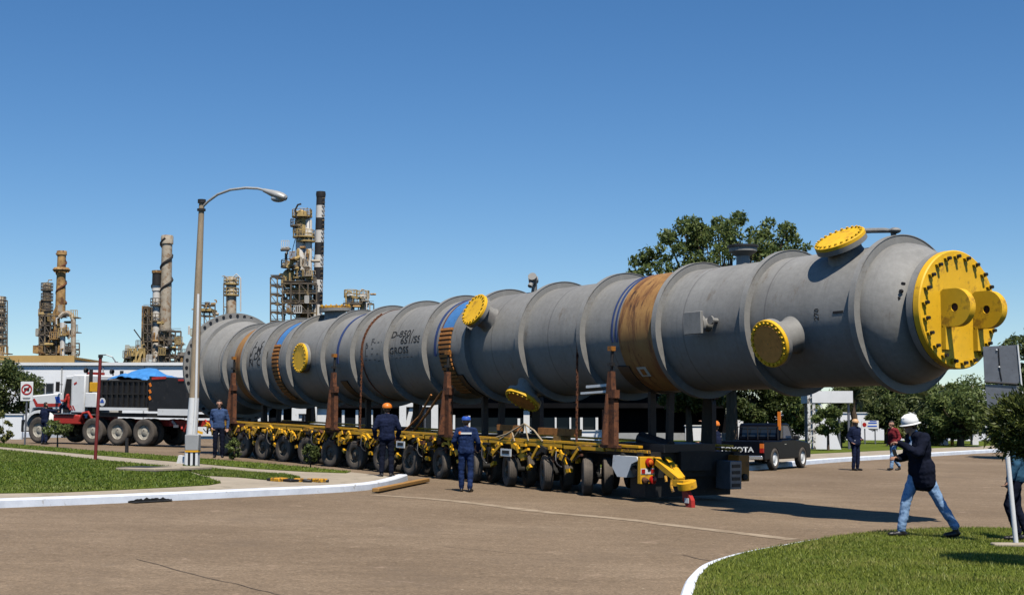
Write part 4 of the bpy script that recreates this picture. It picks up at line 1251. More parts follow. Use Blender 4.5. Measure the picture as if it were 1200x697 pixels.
# ================================================================ people
def person(name_loc, face, label, H=1.75, pose=None, outfit=None, hat=None, voxel=0.011, group=None, fingers=True):
    """one continuous body; local x forward, y to the figure's left"""
    S = H / 1.75
    P = dict(pelvis=(0, 0, .94), waist=(0, 0, 1.08), chest=(.0, 0, 1.30), neck=(.0, 0, 1.47), head=(.025, 0, 1.615), look=0.0, tilt=0.0,
             hipL=(0, .09, .91), kneeL=(.025, .105, .50), ankleL=(-.02, .11, .085), toeL=(.15, .13, .03),
             hipR=(0, -.09, .91), kneeR=(.025, -.105, .50), ankleR=(-.02, -.11, .085), toeR=(.15, -.13, .03),
             shL=(0, .185, 1.405), elL=(-.03, .25, 1.13), wrL=(.06, .26, .90), haL=(.09, .255, .81),
             shR=(0, -.185, 1.405), elR=(-.03, -.25, 1.13), wrR=(.06, -.26, .90), haR=(.09, -.255, .81), curl=.5)
    P.update(pose or {})
    O = dict(top='navy', legs='navy', shoe='shoe', skin='skin', hair='hair', bulk=1.0, tail=0)
    O.update(outfit or {})
    V3 = lambda k: Vector(P[k]) if isinstance(k, str) else Vector(k)
    caps = []     # (p0, r0, p1, r1, label)
    def cap(a, ra, b, rb, lab): caps.append((V3(a), ra, V3(b), rb, lab))
    bk = O['bulk']
    # legs
    for s in 'LR':
        cap('hip' + s, .098, 'knee' + s, .074, 'legs')
        k, a = V3('knee' + s), V3('ankle' + s)
        cap(k, .073, k.lerp(a, .35), .070, 'legs')
        cap(k.lerp(a, .35), .070, a + Vector((0, 0, .03)), .062, 'legs')
        toe = V3('toe' + s); heel = a + (a - toe).normalized() * .05; heel.z = toe.z + .005 + max(0, a.z - .085) * .4
        cap(a, .045, heel.lerp(toe, .1), .042, 'shoe')
        cap(heel, .036, heel.lerp(toe, .55), .043, 'shoe'); cap(heel.lerp(toe, .55), .043, toe, .034, 'shoe')
        hx = heel.lerp(toe, .7)
        cap(hx + Vector((0, .012, 0)), .036, hx + Vector((0, -.012, 0)), .036, 'shoe')
    # torso: pairs of parallel capsules give it breadth
    pel, wa, ch, nk = V3('pelvis'), V3('waist'), V3('chest'), V3('neck')
    lat = (V3('shL') - V3('shR')).normalized()
    hl = (V3('hipL') - V3('hipR')).normalized()
    for k in (-1, -.33, .33, 1):
        cap(pel + hl * .065 * k, .118 * bk, wa + hl * .055 * k, .108 * bk, 'legs' if O.get('belt') else 'top')
        cap(wa + lat * .055 * k, .108 * bk, ch + lat * .095 * k, .112 * bk, 'top')
    for k in (-1, -.4, .4, 1):
        cap(ch + lat * .095 * k, .110 * bk, ch.lerp(nk, .68) + lat * .11 * k, .072 * bk, 'top')
    for k in (-1, 0, 1):
        cap(pel + hl * .055 * k, .115, pel + hl * .055 * k + Vector((0, 0, -.04)), .11, 'legs')
    cap(ch.lerp(nk, .72), .075, V3('shL') + Vector((0, 0, 0)), .068 * bk, 'top')
    cap(ch.lerp(nk, .72), .075, V3('shR'), .068 * bk, 'top')
    if O['tail']:
        for k in (-1, -.5, 0, .5, 1):
            cap(pel + hl * .085 * k + Vector((-.01, 0, .05)), .118 * bk, pel + hl * .095 * k + Vector((-.02, 0, -O['tail'])), .105 * bk, 'top')
    # arms
    for s in 'LR':
        cap('sh' + s, .068 * bk, 'el' + s, .056 * bk, 'top')
        cap('el' + s, .055 * bk, 'wr' + s, .043 * bk, 'top')
    # neck, head
    hd = V3('head')
    Rz = Matrix.Rotation(P['look'], 3, 'Z') @ Matrix.Rotation(P['tilt'], 3, 'Y')
    hp = lambda x, y, z: hd + Rz @ Vector((x, y, z))
    cap(nk - Vector((0, 0, .04)), .062, hp(-.012, 0, -.07), .054, 'skin')
    cap(nk + Vector((-.01, 0, -.055)), .078, nk + Vector((-.01, 0, -.01)), .068, 'collar')
    cap(hp(-.012, 0, .03), .088, hp(.010, 0, .015), .083, 'skin')
    cap(hp(-.03, 0, .05), .080, hp(-.035, 0, -.02), .072, 'hair')
    cap(hp(0, 0, .075), .07, hp(-.03, 0, .07), .072, 'hair')
    cap(hp(.03, 0, -.05), .056, hp(.055, 0, -.085), .034, 'skin')      # jaw, chin
    cap(hp(.092, 0, .005), .010, hp(.108, 0, -.028), .015, 'skin')     # nose
    cap(hp(.078, .03, .022), .017, hp(.078, -.03, .022), .017, 'skin')  # brow
    cap(hp(.083, .014, -.058), .011, hp(.083, -.014, -.058), .011, 'skin')   # mouth
    for y in (.083, -.083): cap(hp(-.008, y, .015), .017, hp(-.012, y, -.02), .013, 'skin')
    # hands
    for s, sg in (('L', 1), ('R', -1)):
        w, h = V3('wr' + s), V3('ha' + s)
        d = (h - w).normalized()
        side = Vector((0, 0, 1)).cross(d)
        if side.length < .35: side = Vector((1, 0, 0)) - d * d.x
        side.normalize()                       # across the knuckles
        nrm = d.cross(side).normalized()       # palm normal
        if nrm.y * sg > 0: nrm = -nrm
        cap(w - d * .02, .034, w + d * .02, .030, 'skin')
        for k in (-1, 0, 1): cap(w + d * .02 + side * .014 * k, .017, w + d * .085 + side * .026 * k, .016, 'skin')
        c = P['curl']
        for k, (off, L) in enumerate(((-.031, .064), (-.0105, .074), (.0105, .070), (.031, .055))):
            p = w + d * .088 + side * off
            d1 = (d * math.cos(c * .7) + nrm * math.sin(c * .7)); d2 = (d * math.cos(c * 1.9) + nrm * math.sin(c * 1.9))
            cap(p, .0105, p + d1 * L * .55, .010, 'skin')
            cap(p + d1 * L * .55, .010, p + d1 * L * .55 + d2 * L * .6, .0085, 'skin')
        p = w + d * .035 + side * (-.03)
        cap(p, .013, p - side * .03 + d * .028 + nrm * .012, .011, 'skin')
        cap(p - side * .03 + d * .028 + nrm * .012, .011, p - side * .036 + d * .062 + nrm * .024, .009, 'skin')
    mb = MB()
    for (a, ra, b, rb, lab) in caps:
        L = (b - a).length
        dd = (b - a).normalized() if L > 1e-6 else Vector((0, 0, 1))
        prof_ = [(-ra, .0005), (-ra * .87, ra * .5), (-ra * .5, ra * .87), (0, ra), (L, rb), (L + rb * .5, rb * .87), (L + rb * .87, rb * .5), (L + rb, .0005)]
        mb.lathe(prof_, 12, 0, a, dd)
    raw = mb.mesh("raw", M['skin'])
    tmp = bpy.data.objects.new("tmp_body", raw); COL.objects.link(tmp)
    r_ = tmp.modifiers.new("r", 'REMESH'); r_.mode = 'VOXEL'; r_.voxel_size = voxel; r_.use_smooth_shade = True
    sm = tmp.modifiers.new("s", 'SMOOTH'); sm.factor = .5; sm.iterations = 2
    me = bpy.data.meshes.new_from_object(tmp.evaluated_get(bpy.context.evaluated_depsgraph_get()))
    bpy.data.objects.remove(tmp)
    me.name = "body"
    # clothing regions: each face takes the nearest limb's material
    n = len(me.polygons)
    C = np.empty(n * 3, np.float32); me.polygons.foreach_get("center", C); C = C.reshape(-1, 3)
    best = np.full(n, 1e9, np.float32); lab = np.zeros(n, np.int32)
    names = ['top', 'legs', 'shoe', 'skin', 'hair', 'collar']
    for (a, ra, b, rb, l_) in caps:
        A, B = np.array(a), np.array(b); AB = B - A
        t_ = np.clip(((C - A) @ AB) / max(AB @ AB, 1e-9), 0, 1)
        dist = np.linalg.norm(C - (A + t_[:, None] * AB), axis=1) - (ra + (rb - ra) * t_)
        k = dist < best
        best[k] = dist[k]; lab[k] = names.index(l_)
    me.materials.clear()
    for k in names: me.materials.append(M[O.get(k, O['top'])])
    me.polygons.foreach_set("material_index", lab)
    # cloth folds
    nv = len(me.vertices)
    co = np.empty(nv * 3, np.float32); me.vertices.foreach_get("co", co)
    nor = np.empty(nv * 3, np.float32); me.vertex_normals.foreach_get("vector", nor)
    cloth = np.zeros(nv, bool)
    for p in me.polygons:
        if lab[p.index] < 2:
            for vi in p.vertices: cloth[vi] = True
    co = co.reshape(-1, 3); nor = nor.reshape(-1, 3)
    for i in np.nonzero(cloth)[0]:
        p = Vector(co[i])
        co[i] += nor[i] * ((.009 * mnoise.noise(Vector((p.x * 7, p.y * 7, p.z * 16)))) + .004 * mnoise.noise(p * 28))
    co *= S
    me.vertices.foreach_set("co", co.reshape(-1))
    me.polygons.foreach_set("use_smooth", [True] * n)
    me.update()
    t = thing("person", label, "person", name_loc, face, group)
    link("body", me, t)
    # eyes
    for y in (.030, -.030):
        q = hp(.083, y, .004) * S
        MB().sphere(q, .0085 * S, 8, 6).build("eye", M['black'], t, True)
    if hat:
        q = hp(-.008, 0, .035) * S
        kind, mm = hat
        prof_ = [(-.012, .118), (.0, .122), (.03, .120), (.07, .105), (.098, .075), (.112, .04), (.116, .002)]
        hb = MB()
        ax = Rz @ Vector((0, 0, 1))
        if kind == 'cap':
            hb.lathe([(0, .104), (.035, .104), (.07, .09), (.088, .05), (.092, .002)], 24, 0, q, ax)
            hb.add([hp(.075 + x, y, .044 - .012 * x / .1) * S for x, y in ((0, -.075), (.07, -.06), (.095, 0), (.07, .06), (0, .075))] + [hp(.075 + x, y, .034 - .012 * x / .1) * S for x, y in ((0, -.075), (.07, -.06), (.095, 0), (.07, .06), (0, .075))],
                   [(0, 1, 2, 3, 4), (9, 8, 7, 6, 5), (0, 5, 6, 1), (1, 6, 7, 2), (2, 7, 8, 3), (3, 8, 9, 4)])
            hb.build("cap", M[mm], t, True)
        else:
            hb.lathe([(k * S * 1.0, r * S) for k, r in prof_], 28, 0, q, ax)
            if kind == 'full':
                hb.lathe([(-.012 * S, .112 * S), (-.024 * S, .148 * S), (-.030 * S, .152 * S), (-.018 * S, .112 * S)], 28, 0, q, ax)
                for k in range(-1, 2):
                    hb.tube([hp(-.008 - .10, .035 * k, .05 + .06) * S, hp(-.008 - .05, .035 * k, .148 - .006 * abs(k)) * S, hp(.03, .035 * k, .148 - .006 * abs(k)) * S, hp(.09, .035 * k, .11) * S], .010 * S, 6)
            else:
                hb.add([hp(.08 + x, y, .030 - .1 * x) * S for x, y in ((0, -.09), (.07, -.06), (.09, 0), (.07, .06), (0, .09))] + [hp(.08 + x, y, .022 - .1 * x) * S for x, y in ((0, -.09), (.07, -.06), (.09, 0), (.07, .06), (0, .09))],
                       [(0, 1, 2, 3, 4), (9, 8, 7, 6, 5), (0, 5, 6, 1), (1, 6, 7, 2), (2, 7, 8, 3), (3, 8, 9, 4)])
            hb.build("hard_hat", M[mm], t, True)
    return t, S

PI = math.pi
WG = None
# worker with the orange helmet, seen from behind on the pavement
g0 = ground(453, 558, .135)
p1, _ = person(g0, R(96), "worker in dark navy clothes and orange hard hat, seen from behind on the pavement edge", 1.80,
       dict(elL=(-.02, .30, 1.14), wrL=(.12, .27, .93), haL=(.19, .25, .87), elR=(-.02, -.30, 1.14), wrR=(.12, -.27, .93), haR=(.19, -.25, .87), ankleL=(-.03, .12, .085), toeL=(.14, .16, .03), ankleR=(-.05, -.11, .085), toeR=(.10, -.17, .03)),
       dict(top='navy', legs='navy_dark', bulk=1.16), ('peak', 'orange'))
# worker in blue coverall and cap
g0 = ground(546, 576, 0)
p2, S2 = person(g0, R(84), "worker in worn blue coverall and bright blue cap, back turned, white print across the shoulders", 1.72,
       dict(elL=(.02, .29, 1.15), wrL=(.20, .22, 1.0), haL=(.27, .19, .98), elR=(-.0, -.29, 1.13), wrR=(.17, -.26, .96), haR=(.24, -.24, .92), kneeR=(.05, -.10, .51), ankleR=(-.06, -.10, .085), toeR=(.11, -.13, .03), kneeL=(.02, .11, .5), ankleL=(.05, .11, .085), toeL=(.21, .13, .03)),
       dict(top='denim_dark', legs='denim_dark', bulk=1.12), ('cap', 'jersey_blue') if 'jersey_blue' in M else ('cap', 'signblue'))
bp = MB().box((-.139 * S2, -.02, 1.345 * S2), (.012, .25, .04)).build("back_print", M['white'], p2)
MB().lathe([(0, .035), (-.008, .034), (-.009, .002)], 14, 0, (-.136 * S2, .12, 1.355 * S2), (1, 0, 0)).build("orange_badge", M['orange'], bp)
# worker in blue jacket beside the lamp post
g0 = ground(256, 536, .135)
person(g0, R(-80), "worker in blue jacket and dark overalls standing on the lawn right of the lamp post", 1.76,
       dict(elL=(-.03, .27, 1.13), wrL=(.02, .26, .90), haL=(.05, .25, .82), elR=(-.08, -.24, 1.14), wrR=(.0, -.2, .92), haR=(.05, -.17, .85)),
       dict(top='jacket_blue', legs='navy_dark', bulk=1.0), None, .014)
# behind the transporter, half hidden
g0 = gz(*tq(19.9, 4.2)[:2])
person(g0, R(200), "person in blue jacket half hidden behind the lamp post and the transporter deck", 1.75, {}, dict(top='jacket_blue', legs='navy_dark'), None, .016)
# by the tractor front wheel
g0 = ground(52, 520, .02)
person(g0, R(60), "person in navy coverall reaching up to the side of the white tractor", 1.72,
       dict(elR=(.20, -.26, 1.38), wrR=(.40, -.24, 1.34), haR=(.49, -.23, 1.34), elL=(.02, .27, 1.15), wrL=(.18, .2, 1.05), haL=(.26, .18, 1.05)), dict(top='navy', legs='navy', bulk=1.08), None, .016)
# driver seen in the open door
dl = torg + Vector((math.cos(trz) * 4.26 - math.sin(trz) * .95, math.sin(trz) * 4.26 + math.cos(trz) * .95, 1.22))
person(dl, trz, "driver in bright red shirt sitting in the open cab door of the tractor", 1.72,
       dict(pelvis=(-.08, 0, .42), waist=(-.08, 0, .56), chest=(-.06, 0, .80), neck=(-.05, 0, .97), head=(-.02, 0, 1.11), hipL=(-.05, .09, .40), hipR=(-.05, -.09, .40), kneeL=(.36, .10, .44), kneeR=(.36, -.10, .44),
            ankleL=(.38, .10, .08), ankleR=(.38, -.10, .08), toeL=(.52, .11, .04), toeR=(.52, -.11, .04), shL=(-.06, .185, .9), shR=(-.06, -.185, .9), elL=(.02, .24, .65), elR=(.02, -.24, .65), wrL=(.25, .2, .68), wrR=(.25, -.2, .68), haL=(.34, .19, .72), haR=(.34, -.19, .72)),
       dict(top='red', legs='navy_dark'), None, .016)
# by the tail of the transporter with a raised arm
g0 = gz(*at(838.5, 500, 35.0)[:2])
person(g0, R(150), "person with orange helmet behind the transporter tail, one arm raised", 1.74,
       dict(shR=(.0, -.185, 1.42), elR=(.18, -.20, 1.56), wrR=(.36, -.18, 1.70), haR=(.45, -.17, 1.76), elL=(.1, .28, 1.2), wrL=(.3, .22, 1.22), haL=(.38, .2, 1.24)), dict(top='navy', legs='navy_dark'), ('peak', 'orange'), .014)
# pair across the road
g0 = ground(1003, 551, 0)
p3, S3 = person(g0, R(-52), "man in dark navy clothes and tan hard hat standing on the far road side", 1.74,
       dict(elL=(-.06, .26, 1.14), wrL=(.10, .2, 1.05), haL=(.18, .16, 1.04), elR=(-.10, -.25, 1.14), wrR=(.02, -.25, .98), haR=(.08, -.22, .92)), dict(top='navy', legs='navy', bulk=1.3), ('peak', 'tan'), .013)
MB().box((.07, -.155, 1.02), (.10, .02, .03)).build("white_cuff", M['white'], p3)
g0 = ground(1048, 551, 0)
person(g0, R(205), "man in maroon jacket and pale jeans walking on the far side of the road", 1.72,
       dict(kneeL=(.16, .1, .52), ankleL=(.20, .1, .10), toeL=(.37, .11, .06), kneeR=(-.02, -.1, .49), ankleR=(-.30, -.1, .14), toeR=(-.16, -.11, .03), elL=(-.06, .26, 1.14), wrL=(.10, .25, .98), haL=(.17, .24, .93), elR=(-.1, -.26, 1.15), wrR=(.02, -.25, .94), haR=(.08, -.25, .88),
            chest=(.03, 0, 1.3), neck=(.05, 0, 1.47), head=(.08, 0, 1.61), shL=(.02, .185, 1.405), shR=(.02, -.185, 1.405)),
       dict(top='maroon_cloth', legs='jeans', bulk=1.15), None, .013)
# man in the white hard hat, striding over the island grass
g0 = ground(1081, 628.5, .155)
p4, S4 = person(g0, R(186), "man in white hard hat, dark jacket and washed jeans striding over the foreground grass", 1.91,
       dict(pelvis=(.0, 0, .93), waist=(.01, 0, 1.07), chest=(.03, 0, 1.28), neck=(.09, 0, 1.445), head=(.145, 0, 1.57), tilt=.2, look=.15,
            hipL=(-.02, .09, .90), kneeL=(-.22, .10, .50), ankleL=(-.44, .10, .12), toeL=(-.29, .12, .03),
            hipR=(.03, -.09, .90), kneeR=(.19, -.10, .50), ankleR=(.26, -.11, .085), toeR=(.43, -.12, .03),
            shL=(.01, .19, 1.385), elL=(.13, .27, 1.17), wrL=(.34, .14, 1.30), haL=(.43, .09, 1.33),
            shR=(.06, -.18, 1.385), elR=(.10, -.27, 1.12), wrR=(.27, -.16, 1.09), haR=(.34, -.12, 1.11), curl=.75),
       dict(top='navy_dark', legs='jeans', bulk=1.2, tail=.17, collar='shirt'), ('full', 'helmet_white'), .009)
MB().box((.33 * S4, -.115 * S4, 1.16 * S4), (.05, .035, .14), 0, (0, .3, 0)).cyl((.31 * S4, -.115 * S4, 1.22 * S4), (.28 * S4, -.115 * S4, 1.36 * S4), .008, None, 6).build("handheld_radio", M['black'], p4)
MB().sphere((.045 * S4, .268 * S4, 1.335 * S4), (.035, .014, .038), 12, 8).build("arm_badge", M['white'], p4, True)
MB().box((.155, 0.02, 1.32 * S4), (.02, .09, .20), 0, (0, -.35, 0)).build("shirt_front", M['shirt'], p4)
# at the right edge behind the sign post
g0 = ground(1193, 632, .155)
p5, S5 = person(g0, R(170), "person in teal jacket and dark trousers at the right edge behind the white sign post", 1.78,
       dict(elL=(.04, .30, 1.12), wrL=(.14, .30, .90), haL=(.20, .29, .82), kneeL=(.14, .12, .52), ankleL=(.02, .12, .09), toeL=(.2, .13, .03), elR=(0, -.27, 1.13), kneeR=(.0, -.1, .5), ankleR=(-.15, -.1, .085), toeR=(.03, -.12, .03)),
       dict(top='teal', legs='navy_dark', bulk=1.15), None, .011)

# ================================================================ street furniture
# lamp post
lp = ground(222, 544, .15)
S_ = lp.y / FPX
def LP(px, py, dy=0.0): return at(px, py, lp.y + dy) - lp
lamp = thing("street_lamp", "tall leaning street lamp with white painted base and curved arm, left of the vessel", "street lamp", lp)
top = LP(236.5, 236)
mid = LP(227.5, 466)
MB().tube([(0, 0, -.2), tuple(mid)], [.165, .135], 18).build("painted_base", M['white'], lamp, True)
MB().tube([tuple(mid), tuple(LP(232.5, 330)), tuple(top)], [.130, .10, .072], 18).build("pole", M['pole_tan'], lamp, True)
MB().tube([tuple(top + Vector((0, 0, -.05))), tuple(top + Vector((0, 0, .05)))], .11, 14).tube([tuple(LP(236, 246) + Vector((0, 0, -.03))), tuple(LP(236, 246) + Vector((0, 0, .03)))], .115, 14).build("collar", M['dark_steel'], lamp, True)
arm = [LP(237, 243), LP(244, 236, -.1), LP(255, 228, -.25), LP(270, 222.5, -.4), LP(288, 220.3, -.6), LP(302, 221, -.75), LP(312, 223.5, -.85)]
MB().tube([tuple(p) for p in arm], .034, 10).build("arm", M['lamp_grey'], lamp, True)
a0, a1 = LP(309, 223, -.85), LP(336, 232.5, -1.05)
dv = (a1 - a0); L = dv.length; dv.normalize()
hd_ = MB(); n = 16
secs = [(0, .05, .05), (.15, .075, .065), (.35, .12, .09), (.6, .17, .11), (.8, .17, .11), (.95, .11, .08), (1.0, .03, .03)]
sx = dv.cross(Vector((0, 0, 1))).normalized(); uz = sx.cross(dv)
v, f = [], []
for (tt, w_, h_) in secs:
    for k in range(n):
        an = 2 * PI * k / n
        v.append(a0 + dv * L * tt + sx * w_ * math.cos(an) + uz * h_ * math.sin(an))
for i in range(len(secs) - 1):
    for k in range(n):
        f.append((i * n + k, i * n + (k + 1) % n, (i + 1) * n + (k + 1) % n, (i + 1) * n + k))
hd_.add(v, f); hd_.build("lamp_head", M['lamp_grey'], lamp, True)
c_ = a0 + dv * L * .68 - uz * .08
MB().sphere(tuple(c_), (.20, .13, .10), 16, 10).build("lens", M['lamp_glass'], lamp, True)
MB().box((-.05, -.15, 1.85), (.06, .05, .12)).build("access_plate", M['dark_steel'], lamp)
MB().tube([(.10, -.16, 0), tuple(LP(231, 470) + Vector((0, -.15, 0))), tuple(LP(233.5, 345) + Vector((0, -.13, 0)))], .035, 8).build("conduit", M['white'], lamp, True)
# concrete foot beside it and the striped pedestal with its box
ft = ground(217, 542, .15)
tag(MB().prism([(-.2, 0), (.2, 0), (.16, .20), (-.14, .26)], (ft.x - .02, ft.y - .12, ft.z - .05), (1, 0, 0), (0, 0, 1), (0, .3, 0)).build("footing", M['white'], None), "small white concrete footing at the foot of the street lamp", "footing")
bx_ = ground(225.5, 546, .15)
jb = thing("junction_box", "grey electrical box on a black and white striped pedestal in front of the street lamp", "electrical box", bx_)
s1 = bx_.y / FPX
MB().box((0, 0, .62), (.36, .30, .42)).build("box", M['grey'], jb, bevel=.02)
MB().box((0, 0, .40), (.35, .29, .06)).build("yellow_band", M['yellow'], jb)
for k in range(5):
    MB().box((-.13 + .065 * k, 0, .14), (.0645, .26, .48)).build("pedestal_stripe", M['white'] if k % 2 == 0 else M['black'], jb)
# maroon post
mp = ground(111.5, 539, .15)
def MPp(px, py): return at(px, py, mp.y) - mp
o = thing("marker_post", "thin maroon post leaning slightly on the lawn in front of the tractor", "post", mp)
MB().tube([(0, 0, -.1), tuple(MPp(117.8, 417))], .045, 10).build("pole", M['maroon'], o, True)
MB().tube([tuple(MPp(117.8, 419)), tuple(MPp(118, 415.5))], .065, 10).build("cap", M['dark_steel'], o, True)
# small dark stump
sg_ = ground(148.5, 529, .15)
tag(MB().cyl((sg_.x, sg_.y, sg_.z - .05), (sg_.x, sg_.y, sg_.z + .45), .06, .05, 10).build("stump", M['dark_steel'], None, True), "small dark stake in the lawn left of the lamp post", "stake")
# no trucks sign
ns = ground(29, 519, .15)
k_ = ns.y / FPX
sgn = thing("prohibition_sign", "white square sign with red prohibition circle on a thin post, left of the tractor", "road sign", ns)
hz = (519 - 470) * k_; ht = (519 - 447.5) * k_
MB().tube([(0, 0, -.1), (.05, 0, ht - .05)], .035, 8).build("pole", M['galv'], sgn, True)
bd = MB().box((.04, -.05, (hz + ht) / 2), (14.5 * k_, .03, ht - hz)).build("board", M['white'], sgn, bevel=.008)
cz = (519 - 456.5) * k_
MB().lathe([(0, .155), (-.012, .155), (-.012, .205), (0, .205)], 28, 0, (.04, -.067, cz), (0, 1, 0), True).build("red_ring", M['lens_red'], bd)
MB().box((.04, -.079, cz), (.34, .008, .045), 0, (0, R(-45), 0)).build("red_bar", M['lens_red'], bd)
MB().box((.0, -.072, cz + .01), (.13, .008, .10)).box((.10, -.072, cz - .01), (.07, .008, .07)).cyl((-.03, -.068, cz - .05), (-.03, -.076, cz - .05), .025, None, 8).cyl((.09, -.068, cz - .05), (.09, -.076, cz - .05), .025, None, 8).build("truck_symbol", M['black'], bd)
MB().box((.04, -.068, hz + .08), (.26, .006, .018)).box((.04, -.068, hz + .12), (.30, .006, .018)).build("small_print", M['dark_steel'], bd)
# slab cover in the lawn
q0, q1 = ground(158, 551.5, .16), ground(226, 549, .16)
cvx = thing("utility_cover", "flat pale concrete slab lying in the lawn in front of the lamp post", "slab", (q0 + q1) / 2)
L = (q1 - q0).length
MB().box((0, 0, .03), (L, 1.3, .08), 0, (0, 0, math.atan2(q1.y - q0.y, q1.x - q0.x))).build("slab", M['concrete'], cvx, bevel=.02)
MB().box((-.25 * L, 0, .073), (L * .42, 1.0, .012), 0, (0, 0, math.atan2(q1.y - q0.y, q1.x - q0.x))).build("steel_lid", M['dark_steel'], cvx)
# storm drain mouth under the kerb
q0, q1 = Vector(G(150, 588.9)), Vector(G(201, 586.5))
dd = (q1 - q0).normalized(); Ld = (q1 - q0).length; mm_ = (q0 + q1) / 2
dn = thing("drain_inlet", "black storm drain opening broken into the foot of the white kerb", "drain", gz(mm_.x, mm_.y), math.atan2(dd.y, dd.x))
pr = [(-Ld / 2, .002)] + [(-Ld / 2 + Ld * k / 24, .015 + (.055 + .05 * mnoise.noise(Vector((k * .55, 3, 1)))) * math.sin(PI * (k + 1.5) / 27) ** .6) for k in range(25)] + [(Ld / 2, .002)]
MB().prism(pr, (0, -.012, 0), (1, 0, 0), (0, 0, 1), (0, .012, 0)).build("opening", M['grime'], dn)
MB().prism([(-Ld / 2, -.22), (Ld / 2 * .8, -.16), (Ld / 2, 0), (-Ld / 2, 0)], (0, 0, .012), (1, 0, 0), (0, 1, 0), (0, 0, .006)).build("grime_patch", M['grime'], dn)
# yellow and black kerb blocks
kb = [(322, 562.8), (333, 563.6), (344, 563.6), (355, 563.8), (366, 564.2), (377, 564.0)]
hk = thing("striped_kerb", "low row of black and yellow striped kerb blocks at the end of the grass tongue", "kerb blocks", ground(350, 564, .135))
pv = [ground(x, y + .5, .135) - ground(350, 564, .135) for x, y in [(316, 562.4)] + kb + [(386, 564.2)]]
for i in range(len(pv) - 1):
    a, b = pv[i], pv[i + 1]
    MB().beam(a + Vector((0, .06 * (i % 2), .03)), a.lerp(b, .94) + Vector((0, .05 * (i % 3), .03)), (.24 + .1 * (i % 3)), .06 + .04 * (i % 2)).build("kerb_block", M['yellow_worn'] if i % 2 else M['black'], hk, bevel=.02)
# timber lying at the kerb end
q0, q1 = ground(440, 574.5, .06), ground(500, 562.5, .06)
tb = MB().beam((0, 0, 0), tuple(q1 - q0), .16, .09).build("timber_beam", M['wood'], None, bevel=.015)
tb.location = q0 + Vector((0, 0, .01)); tag(tb, "long squared timber lying on the asphalt against the end of the white kerb", "timber")

# ---------------- foreground right: sign seen from behind
sp = ground(1191.5, 639, .155)
Ys = sp.y
def SP_(px, py, dy=0): return at(px, py, Ys + dy) - sp
sg2 = thing("road_sign", "grey back of a double road sign on a leaning white post at the right edge", "road sign", sp)
MB().tube([(0, 0, -.1), tuple(SP_(1180, 528)), tuple(SP_(1170, 425))], .036, 12).build("post", M['white'], sg2, True)
def plate(name, quad, m, dy, th=.012):
    P = [SP_(x, y, dy) for x, y in quad]
    n_ = (P[1] - P[0]).cross(P[2] - P[0]).normalized() * th
    v = [tuple(p) for p in P] + [tuple(p + n_) for p in P]
    mb = MB(); mb.add(v, [(3, 2, 1, 0), (4, 5, 6, 7), (0, 1, 5, 4), (1, 2, 6, 5), (2, 3, 7, 6), (3, 0, 4, 7)])
    return mb.build(name, m, sg2)
up = plate("upper_plate", [(1152, 406), (1192, 404), (1196, 449), (1154, 447)], M['galv'], -.06)
MB().tube([tuple(SP_(1192.5, 404, -.075)), tuple(SP_(1198, 462, -.075))], .014, 8).build("plate_edge", M['white'], up)
lw = plate("lower_plate", [(1154.5, 450), (1195, 452), (1198, 497), (1159, 494)], M['galv'], -.06)
MB().tube([tuple(SP_(1154, 447.5, -.08)), tuple(SP_(1192, 450, -.08))], .016, 8).build("bracket", M['dark_steel'], sg2)
for (x, y) in ((1168, 410), (1171, 430)):
    p = SP_(x, y, -.075); MB().sphere(tuple(p), .014, 8, 6).build("bolt", M['white'], up)
MB().tube([tuple(SP_(1170, 408, -.072)), tuple(SP_(1172, 436, -.072)), tuple(SP_(1174, 446, -.072))], .008, 6).build("back_rib", M['dark_steel'], up)
tag(MB().box((sp.x - .12, sp.y - .04, sp.z + .015), (.5, .22, .06)).build("footing", M['concrete'], None, bevel=.02), "small pale concrete footing under the white sign post in the grass", "footing")

# ================================================================ buildings behind
def plain_building(name, label, px0, px1, Y, ztop, depth, m, roofm, cat="building"):
    a, b = at(px0, 470, Y), at(px1, 470, Y)
    zb = zf((a.x + b.x) / 2, Y) - .3
    t = thing(name, label, cat, ((a.x + b.x) / 2, Y, zb))
    W = b.x - a.x; H = ztop - zb
    MB().box((0, depth / 2, H / 2), (W, depth, H)).build("wall", m, t)
    MB().box((0, depth / 2, H + .09), (W + .3, depth + .3, .18)).build("roof", roofm, t)
    return t, W, H
tA, WA, HA = plain_building("white_warehouse", "long plain white warehouse wall behind the tractor on the left", -120, 292, 88, 5.15, 18, M['white_wall'], M['white'])
for k in range(9):
    MB().box((-WA / 2 + 2.4 + 2.5 * k, -.025, HA / 2), (.06, .05, HA - .1)).build("wall_joint", M['grey'], tA)
MB().box((0, -.08, .9), (WA - .2, .10, 1.0)).build("plinth", M['white'], tA)
for x0, x1 in ((34, 43), (44, 53), (54, 63)):
    xa, xb = at(x0, 455, 88).x - tA.location.x, at(x1, 455, 88).x - tA.location.x
    zw = at(600, 454.5, 88).z - tA.location.z
    fr = MB().box(((xa + xb) / 2, -.03, zw), (xb - xa, .08, .58)).build("window", M['galv'], tA)
    MB().box(((xa + xb) / 2, -.075, zw), (xb - xa - .08, .02, .48)).build("pane", M['glass_far'], fr)
tC, WC, HC = plain_building("yellow_roofed_shed", "low shed with dull yellow roof edge behind the white warehouse on the left", -90, 84, 112, 6.6, 10, M['white_wall'], M['yellow_worn'], "shed")
MB().box((0, -.2, HC - .1), (WC + .4, .2, .75)).build("roof_edge", mat('ochre_roof_edge', (0.48, 0.30, 0.10), .7, 0, .1, 1), tC)

